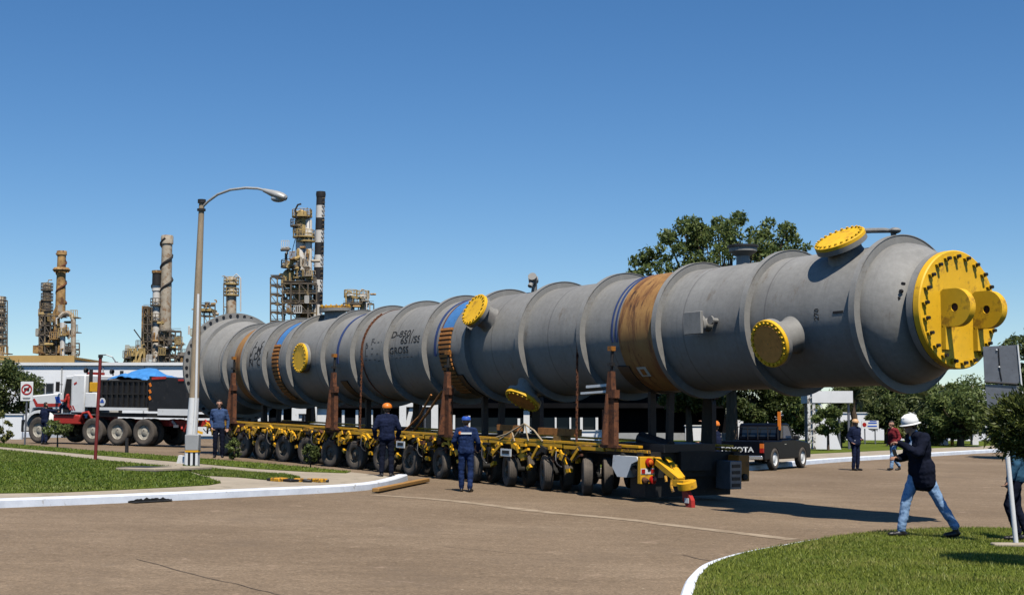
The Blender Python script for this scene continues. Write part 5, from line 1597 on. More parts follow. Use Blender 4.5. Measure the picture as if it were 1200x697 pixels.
# dark glazed hall under and behind the vessel
def hall():
    Y = 86.0
    a, b = at(293, 470, Y), at(852, 470, Y)  # right end widened as an added dark mass behind the nearest saddle
    zb = 0.3
    t = thing("glazed_hall", "dark glazed hall with slim white pillars seen underneath the vessel", "hall", (a.x, Y, zb))
    W = b.x - a.x
    z = lambda py: at(600, py, Y).z - zb
    X = lambda px: at(px, 490, Y).x - a.x
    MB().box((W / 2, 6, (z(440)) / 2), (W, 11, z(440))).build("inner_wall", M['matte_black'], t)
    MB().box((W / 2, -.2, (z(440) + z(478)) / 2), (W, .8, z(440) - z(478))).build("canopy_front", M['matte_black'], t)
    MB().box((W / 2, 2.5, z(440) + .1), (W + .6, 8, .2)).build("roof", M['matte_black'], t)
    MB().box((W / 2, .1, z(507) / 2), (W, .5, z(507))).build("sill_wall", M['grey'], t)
    pil = [(305, 3, 480), (313, 5.5, 478), (330, 6, 478), (378, 12, 477), (403, 3, 480), (419, 3, 480), (436, 3.2, 480), (453, 3, 482), (532, 3.2, 486), (550, 2.6, 487), (568, 3, 487), (587, 2, 488), (608, 3, 490), (617, 7, 481),
           (634, 2, 489), (651, 2, 489), (668, 2, 489), (681, 3, 489), (699, 3, 489)]
    xs = []
    for px, w, yt in pil:
        xs.append(X(px))
        MB().box((X(px), -.25, (z(yt) + z(507)) / 2), (w * Y / FPX, .25, z(yt) - z(507))).build("pillar", M['white'], t)
    for i in range(len(xs) - 1):
        if xs[i + 1] - xs[i] < .4 or (pil[i][0] in (330, 453)): continue
        w = xs[i + 1] - xs[i] - .1
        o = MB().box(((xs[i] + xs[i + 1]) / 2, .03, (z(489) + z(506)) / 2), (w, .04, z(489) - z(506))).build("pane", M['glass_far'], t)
    # white door frames with dark openings
    for (x0, x1, yt, nm) in ((344, 373, 476, "doorway"), (469, 514, 468, "doorway")):
        w = X(x1) - X(x0); h = z(yt) - z(511)
        d = MB().box((X(x0) + .2, -.62, z(511) + h / 2), (.40, .2, h)).box((X(x1) - .2, -.62, z(511) + h / 2), (.40, .2, h)).box(((X(x0) + X(x1)) / 2, -.62, z(yt) - .22), (w - .8, .2, .44)).build(nm, M['white'], t)
        MB().box(((X(x0) + X(x1)) / 2, -.45, z(511) + h / 2 - .2), (w - .7, .05, h - .4)).build("dark_opening", M['glass_far'], d)
        for k in range(1, 4):
            MB().box((X(x0) + .4 + (w - .8) * k / 4, -.5, z(511) + h / 2 - .25), (.06, .04, h - .5)).build("mullion", M['galv'], d)
        MB().beam((X(x0) + .35, -.55, z(511) + h * .1), (X(x0) + w * .32, -.55, z(yt) - .5), .25, .04, 0, (0, 1, 0)).build("curtain", M['white'], d)
    return t
hall()

def low_wall(px0, px1, Y, py_top, label, m=None, slope=0):
    a, b = at(px0, 490, Y), at(px1, 490, Y)
    zt = at(600, py_top, Y).z
    z0, z1 = zf(a.x, Y) - .2, zf(b.x, Y) - .2
    zb = min(z0, z1)
    t = thing("low_wall", label, "wall", ((a.x + b.x) / 2, Y, zb))
    h = zt - zb; w = b.x - a.x
    pts = [(-w / 2, 0), (w / 2, 0), (w / 2 - slope, h), (-w / 2, h)]
    MB().prism(pts, (0, 0, 0), (1, 0, 0), (0, 0, 1), (0, .25, 0)).build("wall", m or M['white_wall'], t)
    if not slope:
        MB().box((0, .12, h + .03), (w + .1, .36, .06)).build("coping", M['white'], t)
    return t
low_wall(-40, 26, 74, 486, "low white wall at the far left behind the tractor's front bumper")
low_wall(622, 706, 79, 505, "low white wall under the vessel left of the nearest rusty saddle")
low_wall(803, 834, 84.5, 499, "short pale wall piece under the vessel just left of the pickup's tailgate")
low_wall(856, 1160, 90, 484, "long low white wall behind the bushes on the right")
low_wall(952, 988, 68, 479, "short white wall with a slanting end beside the peeling white post", None, .7)
# canopy on peeling posts
cp = ground(951, 526, .15)
sh = thing("shelter", "small shelter with a white roof panel on peeling white posts beyond the pickup", "shelter", cp)
kS = cp.y / FPX
for dx in (-.10, .13):
    MB().box((dx, 0, 1.25), (.13, .13, 2.6)).build("post", M['peel'], sh)
for k in range(8):
    MB().beam((-.10, -.03, .2 + .3 * k), (.13, -.03, .4 + .3 * k), .03, .04).build("lattice_bar", M['peel'], sh)
MB().beam((.13, 0, 2.35), (.55, 0, 1.95), .08, .08).build("strut", M['white'], sh)
MB().box((1.0, 1.2, 2.42), (1.9, 2.6, .55)).build("roof_panel", M['white'], sh)
for dx, dy in ((1.8, .2), (1.8, 2.2), (.2, 2.2)):
    MB().box((dx, dy, 1.1), (.1, .1, 2.2)).build("rear_post", M['galv'], sh)
pz = ground(944.5, 521, .15)
o = thing("street_pole", "thin pale pole standing behind the pickup's windscreen", "pole", pz)
MB().cyl((0, 0, 0), (0, 0, 1.8), .06, .05, 10).build("pole", M['white'], o, True)

# information board across the road
ib = ground(1020, 520, .15)
bs = thing("notice_board", "small white notice board with red dot and blue lines between the two far men", "notice board", ib)
kB = ib.y / FPX
w, h = 20 * kB, 9.5 * kB
zc = (520 - 497.5) * kB
MB().box((0, 0, zc), (w, .05, h)).build("board", M['white'], bs)
MB().lathe([(0, .115), (-.012, .11), (-.013, .01)], 16, 0, (-w * .33, -.026, zc), (0, 1, 0)).build("red_dot", M['lens_red'], bs)
MB().box((w * .14, -.03, zc + .09), (w * .5, .01, .07)).box((w * .12, -.03, zc - .08), (w * .55, .01, .07)).box((w * .18, -.03, zc + .19), (w * .4, .01, .04)).build("blue_print", M['signblue'], bs)
for dx in (-w * .3, w * .3):
    MB().box((dx, .05, zc / 2), (.06, .05, zc)).build("post", M['galv'], bs)
# bits in front of the far wall on the right
for px, py, hh, lb_ in ((1098, 521, 28, "yellow post among the bushes, left of the other yellow post"), (1116, 522, 30, "yellow post among the bushes, nearer the road sign than its twin")):
    p = ground(px, py, .15); kk = p.y / FPX
    o = thing("yellow_post", lb_, "post", p, 0, "yellow posts among the bushes")
    MB().box((0, 0, hh * kk / 2), (.14, .14, hh * kk)).build("post", M['yellow_worn'], o)
    MB().box((0, 0, hh * kk + .02), (.18, .18, .05)).build("cap", M['dark_steel'], o)
for px, py, w_, hh, lb_ in ((1106, 521, 8, 21, "white cabinet between the two yellow posts behind the far verge"), (1142, 521, 7, 20, "white cabinet behind the far verge just left of the road sign")):
    p = ground(px, py, .15); kk = p.y / FPX
    o = thing("utility_cabinet", lb_, "cabinet", p, 0, "white cabinets behind the verge")
    MB().box((0, 0, hh * kk / 2), (w_ * kk, .4, hh * kk)).build("cabinet_body", M['white'], o)
    MB().box((0, 0, hh * kk + .03), (w_ * kk + .08, .48, .06)).build("lid", M['grey'], o)
tR, WR, HR = plain_building("far_white_building", "far off white building with cream roof edge seen above the palms on the right", 1088, 1290, 150, 5.4, 20, M['white_wall'], mat('cream_roof', (.6, .5, .36), .8))

# ================================================================ trees
def leaves_mesh(name, centres, radii, n, size, m, seed, droop=.0, flat=1.0):
    g_ = np.random.default_rng(seed)
    w = np.array([r ** 2 for r in radii]); w = w / w.sum()
    idx = g_.choice(len(centres), n, p=w)
    d = unit(g_.normal(size=(n, 3)))
    rr = np.array(radii)[idx] * (g_.uniform(0.25, 1.0, n) ** .55) * (1 + .12 * g_.normal(size=n))
    off = d * rr[:, None]; off[:, 2] *= flat
    C = np.array(centres)[idx] + off
    U = unit(g_.normal(size=(n, 3)) + np.array([0, 0, -droop]) + d * .4)
    V = unit(np.cross(U, unit(g_.normal(size=(n, 3)) + np.array([0, 0, .6]))))
    s = size * g_.uniform(.6, 1.25, n)
    return quads_mesh(name, C, U * s[:, None], V * (s * .42)[:, None], m)

def tree(name, label, base, top, crown, rad, n_cl, n_leaf, lsize, m, seed, trunk_r=.18, group=None, cl=.34, flat=.8, cat="tree", spread=.95):
    """crown: centre height above base; rad: (rx, ry, rz) of the crown"""
    rr = random.Random(seed)
    t = thing(name, label, cat, base, 0, group)
    cs, rs = [], []
    for k in range(n_cl):
        while True:
            p = Vector((rr.uniform(-1, 1), rr.uniform(-1, 1), rr.uniform(-1, 1)))
            if .35 < p.length < 1: break
        p = p.normalized() * (p.length ** .5) * spread
        cs.append((p.x * rad[0], p.y * rad[1], crown + p.z * rad[2])); rs.append(cl * rad[0] * rr.uniform(.55, 1.15))
    mb = MB()
    fork = Vector((rr.uniform(-.1, .1) * rad[0], 0, max(.3, crown - rad[2] * .75)))
    mb.tube([(0, 0, -.2), (fork.x * .4, 0, fork.z * .5), tuple(fork)], [trunk_r * 1.25, trunk_r, trunk_r * .8], 9)
    for c in cs[::2]:
        c = Vector(c); q = fork.lerp(c, .5) + Vector((0, 0, -.12 * (c - fork).length))
        mb.tube([tuple(fork), tuple(q), tuple(c)], [trunk_r * .45, trunk_r * .28, trunk_r * .09], 6)
    mb.build("trunk", M['trunk'], t, True)
    link("crown", leaves_mesh("crown", cs, rs, n_leaf, lsize, m, seed, .3, flat), t)
    return t
def pxtree(name, label, px, pyc, Y, rx_px, rz_px, m, seed, n_cl=40, n_leaf=9000, lsize=.14, group=None, **kw):
    c = at(px, pyc, Y); z0 = zf(c.x, Y); k = Y / FPX
    return tree(name, label, (c.x, Y, z0), None, c.z - z0, (rx_px * k, min(rx_px * k, 3.5), rz_px * k), n_cl, n_leaf, lsize, m, seed, group=group, **kw)
pxtree("broadleaf_tree", "tall airy green tree rising behind the vessel below the raised yellow manway", 856, 354, 74, 118, 98, M['leaf'], 11, 280, 30000, .14, trunk_r=.28, cl=.10, spread=1.05)
TG = "dark trees in the background on the right"
TL = [(808, 462, 80, 34, 16, 'leaf_dark', "dark tree seen under the vessel left of the pickup"), (876, 470, 83, 32, 28, 'leaf_dark', "dark tree behind the pickup's tailgate under the vessel"),
      (925, 474, 84, 36, 32, 'leaf', "green tree directly behind the pickup's cab"), (1040, 478, 98, 44, 32, 'leaf_dark', "dark tree behind the man in the maroon jacket"),
      (1082, 482, 92, 34, 30, 'leaf_dark', "dark tree just above the white hard hat"), (1010, 470, 104, 34, 26, 'leaf_dark', "dark tree just behind the small palm by the shelter"), (1124, 484, 76, 34, 26, 'leaf', "bushy green tree directly left of the road sign plates"), (1040, 488, 80, 22, 18, 'leaf_dark', "low dark tree behind the notice board"), (1104, 474, 92, 24, 26, 'leaf', "lighter green tree right of the white hard hat"), (1062, 470, 94, 24, 24, 'leaf', "lighter green tree left of the white hard hat"), (1150, 474, 100, 44, 28, 'leaf', "far green tree rising behind the bushy tree beside the road sign"),
      (1222, 432, 62, 48, 46, 'leaf_dark', "dark tree at the right edge above the road sign")]
for i, (px, py, Y, rx, rz, mm, lb_) in enumerate(TL):
    pxtree("broadleaf_tree", lb_, px, py, Y, rx, rz, M[mm], 30 + i, 46, 11000, .125, TG, cl=.36)
pxtree("round_bush", "round mid green bush beside the peeling white post", 970, 492, 66, 14, 15, M['leaf'], 51, 16, 3000, .10, None, cl=.5, trunk_r=.06, cat="bush")
pxtree("round_bush", "dark bush behind the man standing in navy clothes", 985, 505, 72, 16, 12, M['leaf_dark'], 52, 14, 2500, .10, None, cl=.5, trunk_r=.06, cat="bush")
pxtree("hedge_bush", "dark low bush behind the white hard hat", 1085, 500, 78, 30, 16, M['leaf_dark'], 53, 22, 4500, .11, None, cl=.42, trunk_r=.06, cat="bush")
pxtree("hedge_bush", "dark low bush between the white cabinets", 1126, 503, 80, 22, 13, M['leaf_dark'], 54, 18, 3500, .11, None, cl=.45, trunk_r=.06, cat="bush")
pxtree("round_bush", "small yellowish bush behind the maroon jacket", 1052, 505, 74, 10, 9, M['leaf_yellow'], 55, 10, 1500, .08, None, cl=.5, trunk_r=.04, cat="bush")
pxtree("large_shrub", "big dark green shrub at the far left behind the prohibition sign", 6, 455, 78, 38, 32, M['leaf_dark'], 61, 46, 9000, .12, None, cl=.38, trunk_r=.12, cat="shrub")
pxtree("lawn_shrub", "loose green shrub on the lawn in front of the tractor's red fuel tank", 68, 502, 55, 15, 9, M['leaf'], 62, 18, 1300, .07, None, cl=.4, trunk_r=.03, cat="shrub")
pxtree("lawn_shrub", "thin yellow green sapling at the far left edge of the lawn", 5, 499, 54, 10, 18, M['leaf_yellow'], 63, 14, 700, .07, None, cl=.4, trunk_r=.03, cat="shrub")
pxtree("lawn_shrub", "small leafy sapling beside the worker in the blue jacket", 274, 524, 46.5, 7, 12, M['leaf'], 64, 12, 600, .06, None, cl=.5, trunk_r=.02, cat="shrub")
pxtree("lawn_shrub", "small leafy sapling in front of the middle transporter wheels", 364, 531, 41.5, 9, 11, M['leaf_dark'], 65, 12, 700, .06, None, cl=.5, trunk_r=.02, cat="shrub")

# palms
def frond_mesh(L, m, seed):
    g_ = np.random.default_rng(seed)
    n = 46
    C, U, V = [], [], []
    for k in range(n):
        s = .12 + .88 * k / n
        x = L * s * (1 - .12 * s); z = L * (.35 * s - .72 * s * s)
        for sg in (1, -1):
            ln = L * .26 * (math.sin(math.pi * min(1, s * .93 + .07)) ** .6) * g_.uniform(.8, 1.1)
            dv_ = np.array([.55, sg * .8, -.22 + g_.normal(0, .08)]); dv_ /= np.linalg.norm(dv_)
            C.append(np.array([x, 0, z]) + dv_ * ln * .5); U.append(dv_ * ln * .5); V.append(np.array([.02, 0, .008]) * 1.2 * L)
    me = quads_mesh("frond", np.array(C), np.array(U), np.array(V), m)
    return me
fr_me = [frond_mesh(1.0, M['palm'], k) for k in range(3)]
stem_me = MB().tube([(0, 0, 0), (.3, 0, .05), (.6, 0, -.05), (.88, 0, -.25)], [.02, .016, .01, .005], 5).mesh("frond_stem", M['palm'])
def palm(px, pyc, Y, L, label, nf, seed, tr=.14):
    rr = random.Random(seed)
    c = at(px, pyc, Y); z0 = zf(c.x, Y)
    t = thing("palm_tree", label, "palm", (c.x, Y, z0), 0, "palms behind the far verge")
    H = c.z - z0
    mb = MB(); pts = []; rs = []
    for k in range(14):
        pts.append((.05 * math.sin(k), 0, -.1 + (H + .1) * k / 13)); rs.append(tr * (1.1 if k % 2 else .95) * (1.15 - .2 * k / 13))
    mb.tube(pts, rs, 10).build("trunk", M['trunk'], t, True)
    for k in range(nf):
        a = 2 * math.pi * k / nf * 2.4 + rr.uniform(-.2, .2)
        el = rr.uniform(-.35, 1.15)
        f = link("frond", rr.choice(fr_me), t, (0, 0, H), (0, -el, a))
        s = L * rr.uniform(.8, 1.1); f.scale = (s, s, s)
        link("frond_stem", stem_me, f)
palm(1000, 468, 70, 1.15, "small palm behind the shelter, its fronds above the man in navy", 26, 5)
palm(1090, 474, 82, 1.45, "taller pale palm whose fronds show against the sky above the hard hat", 24, 8)

# clipped conifer at the right edge
def conifer():
    base = gz(*at(1236, 640, 18.3)[:2], .15)
    t = thing("clipped_conifer", "dense clipped dark green conifer at the right edge below the grey sign plates", "conifer", base)
    c = at(1226, 497, 18.3) - base
    MB().tube([(0, 0, -.2), (.02, 0, c.z * .6), (c.x * .9, 0, c.z)], [.07, .06, .04], 9).build("trunk", M['trunk'], t, True)
    g_ = np.random.default_rng(90)
    n = 26000
    d = unit(g_.normal(size=(n, 3)))
    rad_ = g_.uniform(.55, 1.0, n) ** .5
    lump = 1 + .16 * np.sin(d[:, 0] * 7 + d[:, 2] * 9) * np.sin(d[:, 1] * 8 + 1) + .10 * np.sin(d[:, 1] * 15 - d[:, 2] * 17) + .08 * g_.normal(size=n)
    P_ = d * (rad_ * lump)[:, None] * np.array([.68, .68, .42]) + np.array(c)
    U = unit(d * .8 + g_.normal(size=(n, 3)) * .45 + np.array([0, 0, .25]))
    V = unit(np.cross(U, g_.normal(size=(n, 3))))
    s = g_.uniform(.02, .05, n) * np.where(g_.uniform(size=n) < .12, 1.8, 1)
    link("crown", quads_mesh("crown", P_, U * s[:, None], V * (s * .28)[:, None], M['conifer']), t)
conifer()

# ================================================================ the refinery on the skyline (about 250 m away)
YR = 250.0
def RP(px, py, dy=0.0): return at(px, py, YR + dy)
KR = YR / FPX
def rthing(name, label, px, cat, group=None):
    p = RP(px, 470); z = zf(p.x, YR)
    return thing(name, label, cat, (p.x, YR, z), 0, group), Vector((p.x, YR, z))
def lp_(o, px, py, dy=0): return RP(px, py, dy) - o
def lattice(mb, o, x0, x1, y0, y1, nx, ny, w=.28, dy=(0, 4)):
    w *= .72
    """steel frame between pixel columns x0..x1 and rows y0 (top)..y1"""
    for d in dy:
        for i in range(nx + 1):
            x = x0 + (x1 - x0) * i / nx
            mb.beam(lp_(o, x, y1, d), lp_(o, x, y0, d), w, w)
        for j in range(ny + 1):
            y = y0 + (y1 - y0) * j / ny
            mb.beam(lp_(o, x0, y, d), lp_(o, x1, y, d), w, w)
            mb.beam(lp_(o, x0, y - 3, d), lp_(o, x1, y - 3, d), w * .35, w * .35)
        for i in range(nx):
            for j in range(ny):
                if (i + j) % 2 == 0:
                    mb.beam(lp_(o, x0 + (x1 - x0) * i / nx, y0 + (y1 - y0) * j / ny, d), lp_(o, x0 + (x1 - x0) * (i + 1) / nx, y0 + (y1 - y0) * (j + 1) / ny, d), w * .5, w * .5)
    for j in range(ny + 1):
        y = y0 + (y1 - y0) * j / ny
        a, b = lp_(o, x0, y, dy[0]), lp_(o, x1, y, dy[1])
        mb.box((a + b) / 2, (abs(b.x - a.x), dy[1] - dy[0], .10))
def ringplat(t, o, px, py, r_px, m, seed=0):
    c = lp_(o, px, py); r = r_px * KR
    mb = MB().lathe([(-.12, .05), (-.12, r), (.12, r), (.12, .05)], 18, 0, c, (0, 0, 1))
    for k in range(12):
        a = 2 * PI * k / 12
        q = c + Vector((r * .96 * math.cos(a), r * .96 * math.sin(a), 0))
        mb.beam(q, q + Vector((0, 0, 1.2)), .10, .10)
    for z in (.6, 1.2):
        mb.tube([c + Vector((r * .96 * math.cos(2 * PI * k / 16), r * .96 * math.sin(2 * PI * k / 16), z)) for k in range(17)], .06, 4)
    return mb.build("platform", m, t)
def column(t, o, px, w, y0, y1, m, name="column", cone=True, lean=0):
    r = w * KR / 2
    a, b = lp_(o, px, y1), lp_(o, px + lean, y0)
    H = (b - a).length
    pr = [(0, r), (H * .3, r), (H * .7, r), (H - r * .6, r), (H - r * .25, r * .8), (H, r * .3), (H + .05, .02)] if cone else [(0, r * 1.15), (H * .5, r * 1.02), (H * .93, r * .94), (H * .935, r * 1.12), (H * .99, r * 1.12), (H, r * 1.02), (H, r * .8), (H - .5, .05)]
    return MB().lathe(pr, 22, 0, a, (b - a)).build(name, m, t, True)
def pipe(t, o, pts, r_px, m, dy=-1.5):
    P_ = [lp_(o, x, y, dy) for x, y in pts]
    return MB().tube(P_, r_px * KR, 8).build("pipe", m, t, True)
def spiral(t, o, px, y0, y1, w, turns, m, ph=0.):
    c0, c1 = lp_(o, px, y1), lp_(o, px, y0); r = w * KR / 2 + .05
    P_ = [c0.lerp(c1, k / 30) + Vector((r * math.cos(ph + 2 * PI * turns * k / 30), r * math.sin(ph + 2 * PI * turns * k / 30), 0)) for k in range(31)]
    return MB().tube(P_, .22, 6).build("spiral_strake", m, t, True)
def clutter(t, o, x0, x1, y0, y1, n, seed, prof=None):
    """process pipes, drums and exchangers between frames: every one its own part"""
    rr = random.Random(seed)
    mats = ['stack_grey', 'stack_rust', 'platform_yellow', 'stack_dark', 'stack_white', 'stack_rust', 'platform_yellow', 'stack_grey']
    for k in range(n):
        x = rr.uniform(x0, x1)
        yt = y0 if not prof else prof(x)
        y = rr.uniform(yt, y1)
        mm = M[rr.choice(mats)]
        d = rr.uniform(-3.5, 3)
        kind = rr.random()
        if kind < .35:
            L = rr.uniform(3, 9)
            MB().tube([lp_(o, x, y, d), lp_(o, x, max(yt, y - L), d), lp_(o, x + rr.uniform(-4, 4), max(yt, y - L) - .5, d)], rr.uniform(.35, .9) * KR, 7).build("pipe", mm, t, True)
        elif kind < .6:
            L = rr.uniform(4, 10); c = lp_(o, x, y, d); r = rr.uniform(1.0, 2.2) * KR
            MB().lathe([(-L * KR / 2 - r * .5, .02), (-L * KR / 2, r), (L * KR / 2, r), (L * KR / 2 + r * .5, .02)], 12, 0, c, (1, rr.uniform(-.4, .4), 0)).build("drum", mm, t, True)
        elif kind < .8:
            L = rr.uniform(5, 12); c = lp_(o, x, y, d); r = rr.uniform(1.0, 2.0) * KR
            MB().lathe([(0, .02), (0, r), (L * KR, r), (L * KR + r * .6, .02)], 12, 0, c - Vector((0, 0, L * KR)), (0, 0, 1)).build("drum", mm, t, True)
        else:
            a = lp_(o, x, y, d)
            w = rr.uniform(4, 9) * KR
            mb = MB().box(a, (w, 2.5, .15))
            for q in range(5): mb.box(a + Vector((-w / 2 + w * q / 4, -1.2, .6)), (.1, .1, 1.2))
            mb.box(a + Vector((0, -1.2, 1.2)), (w, .1, .1)).build("platform", mm, t)

# a: column at the far left edge
t, o = rthing("process_column", "slim refinery column with stacked platforms at the far left edge", 2, "refinery column")
column(t, o, 1, 7, 347, 470, M['stack_grey'])
for y in (356, 366, 376, 386, 396, 405): ringplat(t, o, 1 + random.uniform(-1, 1), y, 6.5, M['steel_frame'])
mb = MB(); lattice(mb, o, -4, 8.5, 352, 470, 2, 9, .22); mb.build("steel_frame", M['steel_frame'], t)
clutter(t, o, -4, 9, 350, 420, 8, 1)
# b: rusty orange stack cluster
t, o = rthing("furnace_stack_unit", "refinery unit with one rusty orange stack, a dark column and a bent duct", 68, "refinery unit")
column(t, o, 70.5, 10.5, 294, 370, M['stack_rust'], "stack", False, 2.0)
MB().lathe([(0, 7 * KR / 2 + .7), (.4, 7 * KR / 2 + 1.0), (.8, 7 * KR / 2 + .7)], 20, 0, lp_(o, 72, 319), (0, 0, 1)).build("stack_band", M['stack_rust'], t, True)
spiral(t, o, 71.8, 297, 356, 10, 2.5, M['rust'])
column(t, o, 55, 10, 331, 420, M['stack_dark'])
column(t, o, 48.5, 5, 352, 420, M['steel_frame'])
for y in (340, 352, 364, 376, 390): ringplat(t, o, 55, y, 7, M['steel_frame'])
pipe(t, o, [(56, 331), (57, 328), (61, 328)], .7, M['stack_grey'], 0)
MB().tube([lp_(o, 66, 420), lp_(o, 66, 366), lp_(o, 70, 360)], [5 * KR, 4 * KR, 4.8 * KR], 14).build("furnace", M['stack_rust'], t, True)
P_ = [lp_(o, 70 + 9 * math.sin(a * PI / 8), 373 - 7 * math.cos((a - 4) * PI / 8) + 3, -2) for a in range(9)]
pipe(t, o, [(70, 372), (74, 367.5), (79, 366.5), (84, 369), (86, 375), (86, 420)], 3.0, M['stack_grey'], -2)
pipe(t, o, [(73.5, 420), (73.5, 378)], 3.2, M['stack_white'], -2.5)
MB().box(lp_(o, 62, 410), (36 * KR, 5, 9 * KR)).build("firebox", M['stack_rust'], t)
mb = MB(); lattice(mb, o, 46, 66, 370, 460, 3, 8, .3, (-3, 3)); mb.build("steel_frame", M['steel_frame'], t)
mb = MB(); lattice(mb, o, 80, 93, 402, 416, 2, 2, .25, (-2, 2)); mb.build("side_platform", M['steel_frame'], t)
clutter(t, o, 46, 90, 366, 426, 75, 2)
# c: twin stacks
t, o = rthing("twin_stack_unit", "refinery unit with a tall silver stack and a shorter white stack with dark top", 182, "refinery unit")
column(t, o, 192.5, 13, 276, 430, M['stack_grey'], "stack", False, 3.5)
spiral(t, o, 195.2, 280, 352, 12.5, 2.6, M['stack_black'], 1.0)
column(t, o, 182, 9.5, 332, 470, M['stack_white'], "stack", False, 1.5)
MB().tube([lp_(o, 183.5, 334, -.3), lp_(o, 184, 317, -.3)], 10.5 * KR / 2, 18).build("dark_stack_top", M['stack_black'], t, True)
MB().tube([lp_(o, 184, 320, -.3), lp_(o, 184, 317, -.3)], 12 * KR / 2, 18).build("stack_lip", M['stack_rust'], t, True)
spiral(t, o, 183.5, 334, 348, 9.5, .6, M['stack_black'])
for y in (358, 376): ringplat(t, o, 184, y, 8, M['steel_frame'])
MB().box(lp_(o, 172, 390, 1), (7 * KR, 3.5, 62 * KR)).build("brick_duct", M['stack_rust'], t)
mb = MB(); lattice(mb, o, 168, 178, 360, 440, 2, 8, .25, (-3, -1)); mb.build("steel_frame", M['steel_frame'], t)
mb = MB(); lattice(mb, o, 186, 212, 388, 450, 4, 6, .3, (-3, 3)); mb.build("steel_frame", M['steel_frame'], t)
mb = MB(); lattice(mb, o, 146, 170, 412, 450, 4, 4, .3, (-3, 3)); mb.build("steel_frame", M['steel_frame'], t)
for x in (150, 156, 161, 166): pipe(t, o, [(x - 6, 428), (x, 414), (x + 3, 408), (x + 3, 440)], 1.4, M['platform_yellow'], -3.5)
pipe(t, o, [(157, 386), (170, 404)], .7, M['stack_black'], -2)
clutter(t, o, 148, 216, 366, 430, 150, 3, lambda x: 412 - max(0, 30 - abs(x - 190)) * 1.2)
# d: slim column behind the vessel's far end
t, o = rthing("process_column", "slim pale refinery column standing just above the vessel's far end", 271, "refinery column")
column(t, o, 271, 12, 324, 470, M['stack_grey'])
for y in (333, 346): ringplat(t, o, 271, y, 9, M['platform_yellow'])
mb = MB(); lattice(mb, o, 262, 266, 332, 470, 1, 10, .18, (-1, 1)); mb.build("ladder_cage", M['steel_frame'], t)
pipe(t, o, [(266, 326), (263, 323), (260, 324)], .5, M['stack_grey']); pipe(t, o, [(273, 325), (277, 321), (282, 326), (282, 365)], .8, M['stack_white'])
# e: yellow structure beside the lamp post
t, o = rthing("pipe_rack", "small yellow pipe rack just right of the lamp post", 243, "pipe rack")
mb = MB(); lattice(mb, o, 233, 252, 358, 470, 3, 9, .25, (-2, 2)); mb.build("steel_frame", M['steel_frame'], t)
MB().box(lp_(o, 243, 364), (16 * KR, 5, 3 * KR)).build("platform", M['platform_yellow'], t)
clutter(t, o, 220, 254, 352, 400, 18, 4)
# f: big tower
t, o = rthing("reactor_tower", "tall cream refinery tower wrapped in platforms, left of the striped chimney", 350, "refinery tower")
column(t, o, 352, 11, 262, 470, M['stack_white'])
column(t, o, 361, 9.5, 256, 470, M['stack_white'])
column(t, o, 353, 14, 246, 272, M['platform_yellow'])
for x, y, r_, mm in ((354, 254, 12, 'platform_yellow'), (349, 265, 9, 'steel_frame'), (351, 272, 8, 'steel_frame'), (356, 278, 13, 'platform_yellow'), (358, 283, 11, 'platform_yellow'), (342, 313, 13, 'steel_frame'), (356, 326, 13, 'platform_yellow'), (350, 340, 17, 'platform_yellow'), (352, 352, 17, 'platform_yellow')):
    ringplat(t, o, x, y, r_, M[mm])
pipe(t, o, [(348, 256), (346, 246), (349, 240), (353, 239)], 1.1, M['stack_black'])
for x in (356, 360, 364): pipe(t, o, [(x, 255), (x, 243 + (x % 3))], .45, M['steel_frame'])
MB().sphere(lp_(o, 338, 326), (8 * KR, 7 * KR, 11 * KR), 16, 12).build("hopper", M['platform_yellow'], t, True)
pipe(t, o, [(337, 314), (344, 304), (352, 302)], 3.0, M['platform_yellow'])
pipe(t, o, [(346, 280), (338, 312)], .4, M['stack_black'], 0)
column(t, o, 358, 16, 350, 470, M['stack_rust'])
mb = MB(); lattice(mb, o, 317, 333, 325, 470, 2, 14, .30, (-3, 3)); mb.build("scaffold", M['steel_frame'], t)
mb = MB(); lattice(mb, o, 331, 371, 332, 470, 4, 12, .30, (-4, 3)); mb.build("steel_frame", M['steel_frame'], t)
clutter(t, o, 330, 371, 290, 372, 120, 5)
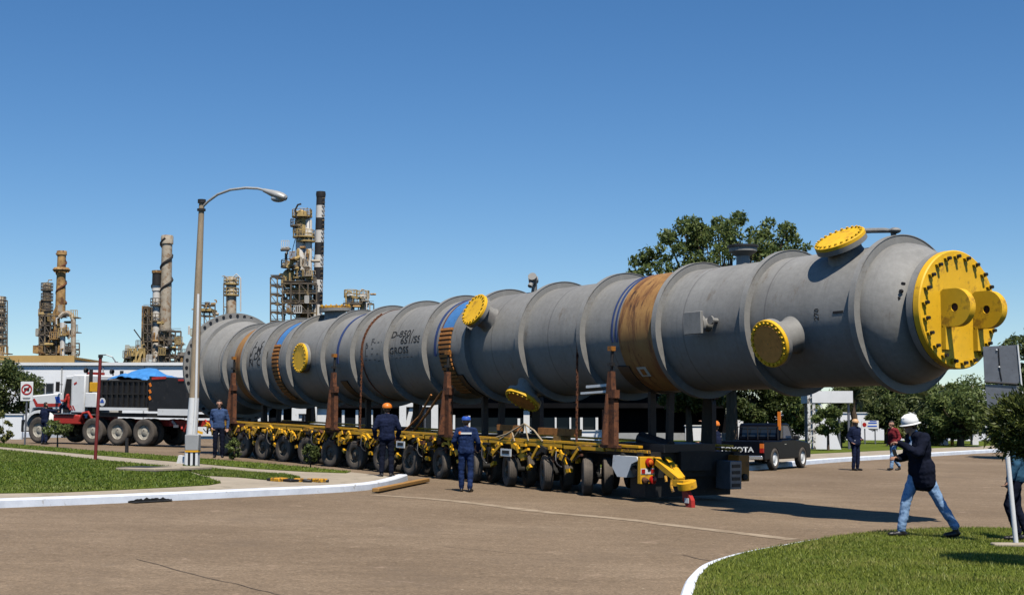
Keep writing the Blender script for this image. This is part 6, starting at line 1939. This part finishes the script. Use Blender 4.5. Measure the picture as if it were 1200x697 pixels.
# g: striped chimney
t, o = rthing("striped_chimney", "tall chimney with black and white bands, the highest thing on the skyline", 373, "chimney")
ys = [226, 241, 255.5, 270, 284.5, 299, 313.5, 328, 342.5, 357, 372, 470]
for i in range(len(ys) - 1):
    f0, f1 = (ys[i] - 226) / 140, (ys[i + 1] - 226) / 140
    w0 = 10.0 + 1.8 * min(1, f0); w1 = 10.0 + 1.8 * min(1, f1)
    xx = lambda y: 376 - 4.0 * min(1.6, (y - 226) / 140)
    MB().tube([lp_(o, xx(ys[i + 1]), ys[i + 1]), lp_(o, xx(ys[i]), ys[i])], [w1 * KR / 2, w0 * KR / 2], 22).build("black_band" if i % 2 == 0 else "white_band", M['stack_black'] if i % 2 == 0 else M['stack_white'], t, True)
MB().lathe([(-.5, 5.3 * KR), (0, 5.8 * KR), (.5, 5.4 * KR)], 22, 0, lp_(o, 376, 228), (0, 0, 1)).build("chimney_lip", M['stack_black'], t, True)
mb = MB(); 
for k in range(26): mb.box(lp_(o, 379.5 - 3.4 * k / 26, 232 + k * 5.2, -1.0), (.5, .15, .15))
mb.build("ladder", M['steel_frame'], t)
# h: vessels behind the middle
t, o = rthing("twin_column_unit", "pair of short cream refinery columns showing above the middle of the vessel", 418, "refinery unit")
column(t, o, 411, 9, 345, 470, M['stack_white']); column(t, o, 425, 7, 344, 470, M['stack_white'])
for x, y in ((411, 348), (425, 349), (418, 358)): ringplat(t, o, x, y, 8, M['platform_yellow'])
pipe(t, o, [(406, 360), (405, 345), (408, 341), (412, 343)], 1.0, M['platform_yellow']); pipe(t, o, [(421, 344), (424, 339), (430, 341), (431, 360)], .9, M['stack_grey'])
mb = MB(); lattice(mb, o, 402, 438, 356, 470, 4, 8, .25, (-2, 2)); mb.build("steel_frame", M['steel_frame'], t)
clutter(t, o, 404, 438, 344, 372, 10, 6)
# lamp posts far behind the tractor
fl = at(128, 470, 140); fl.z = zf(fl.x, fl.y)
o2 = thing("street_lamp", "far thin street lamp with curved arm seen above the black ballast box", "street lamp", fl)
kf = 140 / FPX
MB().tube([(0.55, 0, 0), (.55, 0, (at(600, 424, 140).z - fl.z))], .09, 6).build("pole", M['galv'], o2)
zt = at(600, 417, 140).z - fl.z
MB().tube([(.55, 0, zt - .6), (.2, 0, zt - .1), (-.4, 0, zt + .12), (-1.0, 0, zt + .1)], .06, 6).box((.60, 0, zt - .7), (.3, .2, .3)).build("arm", M['galv'], o2)
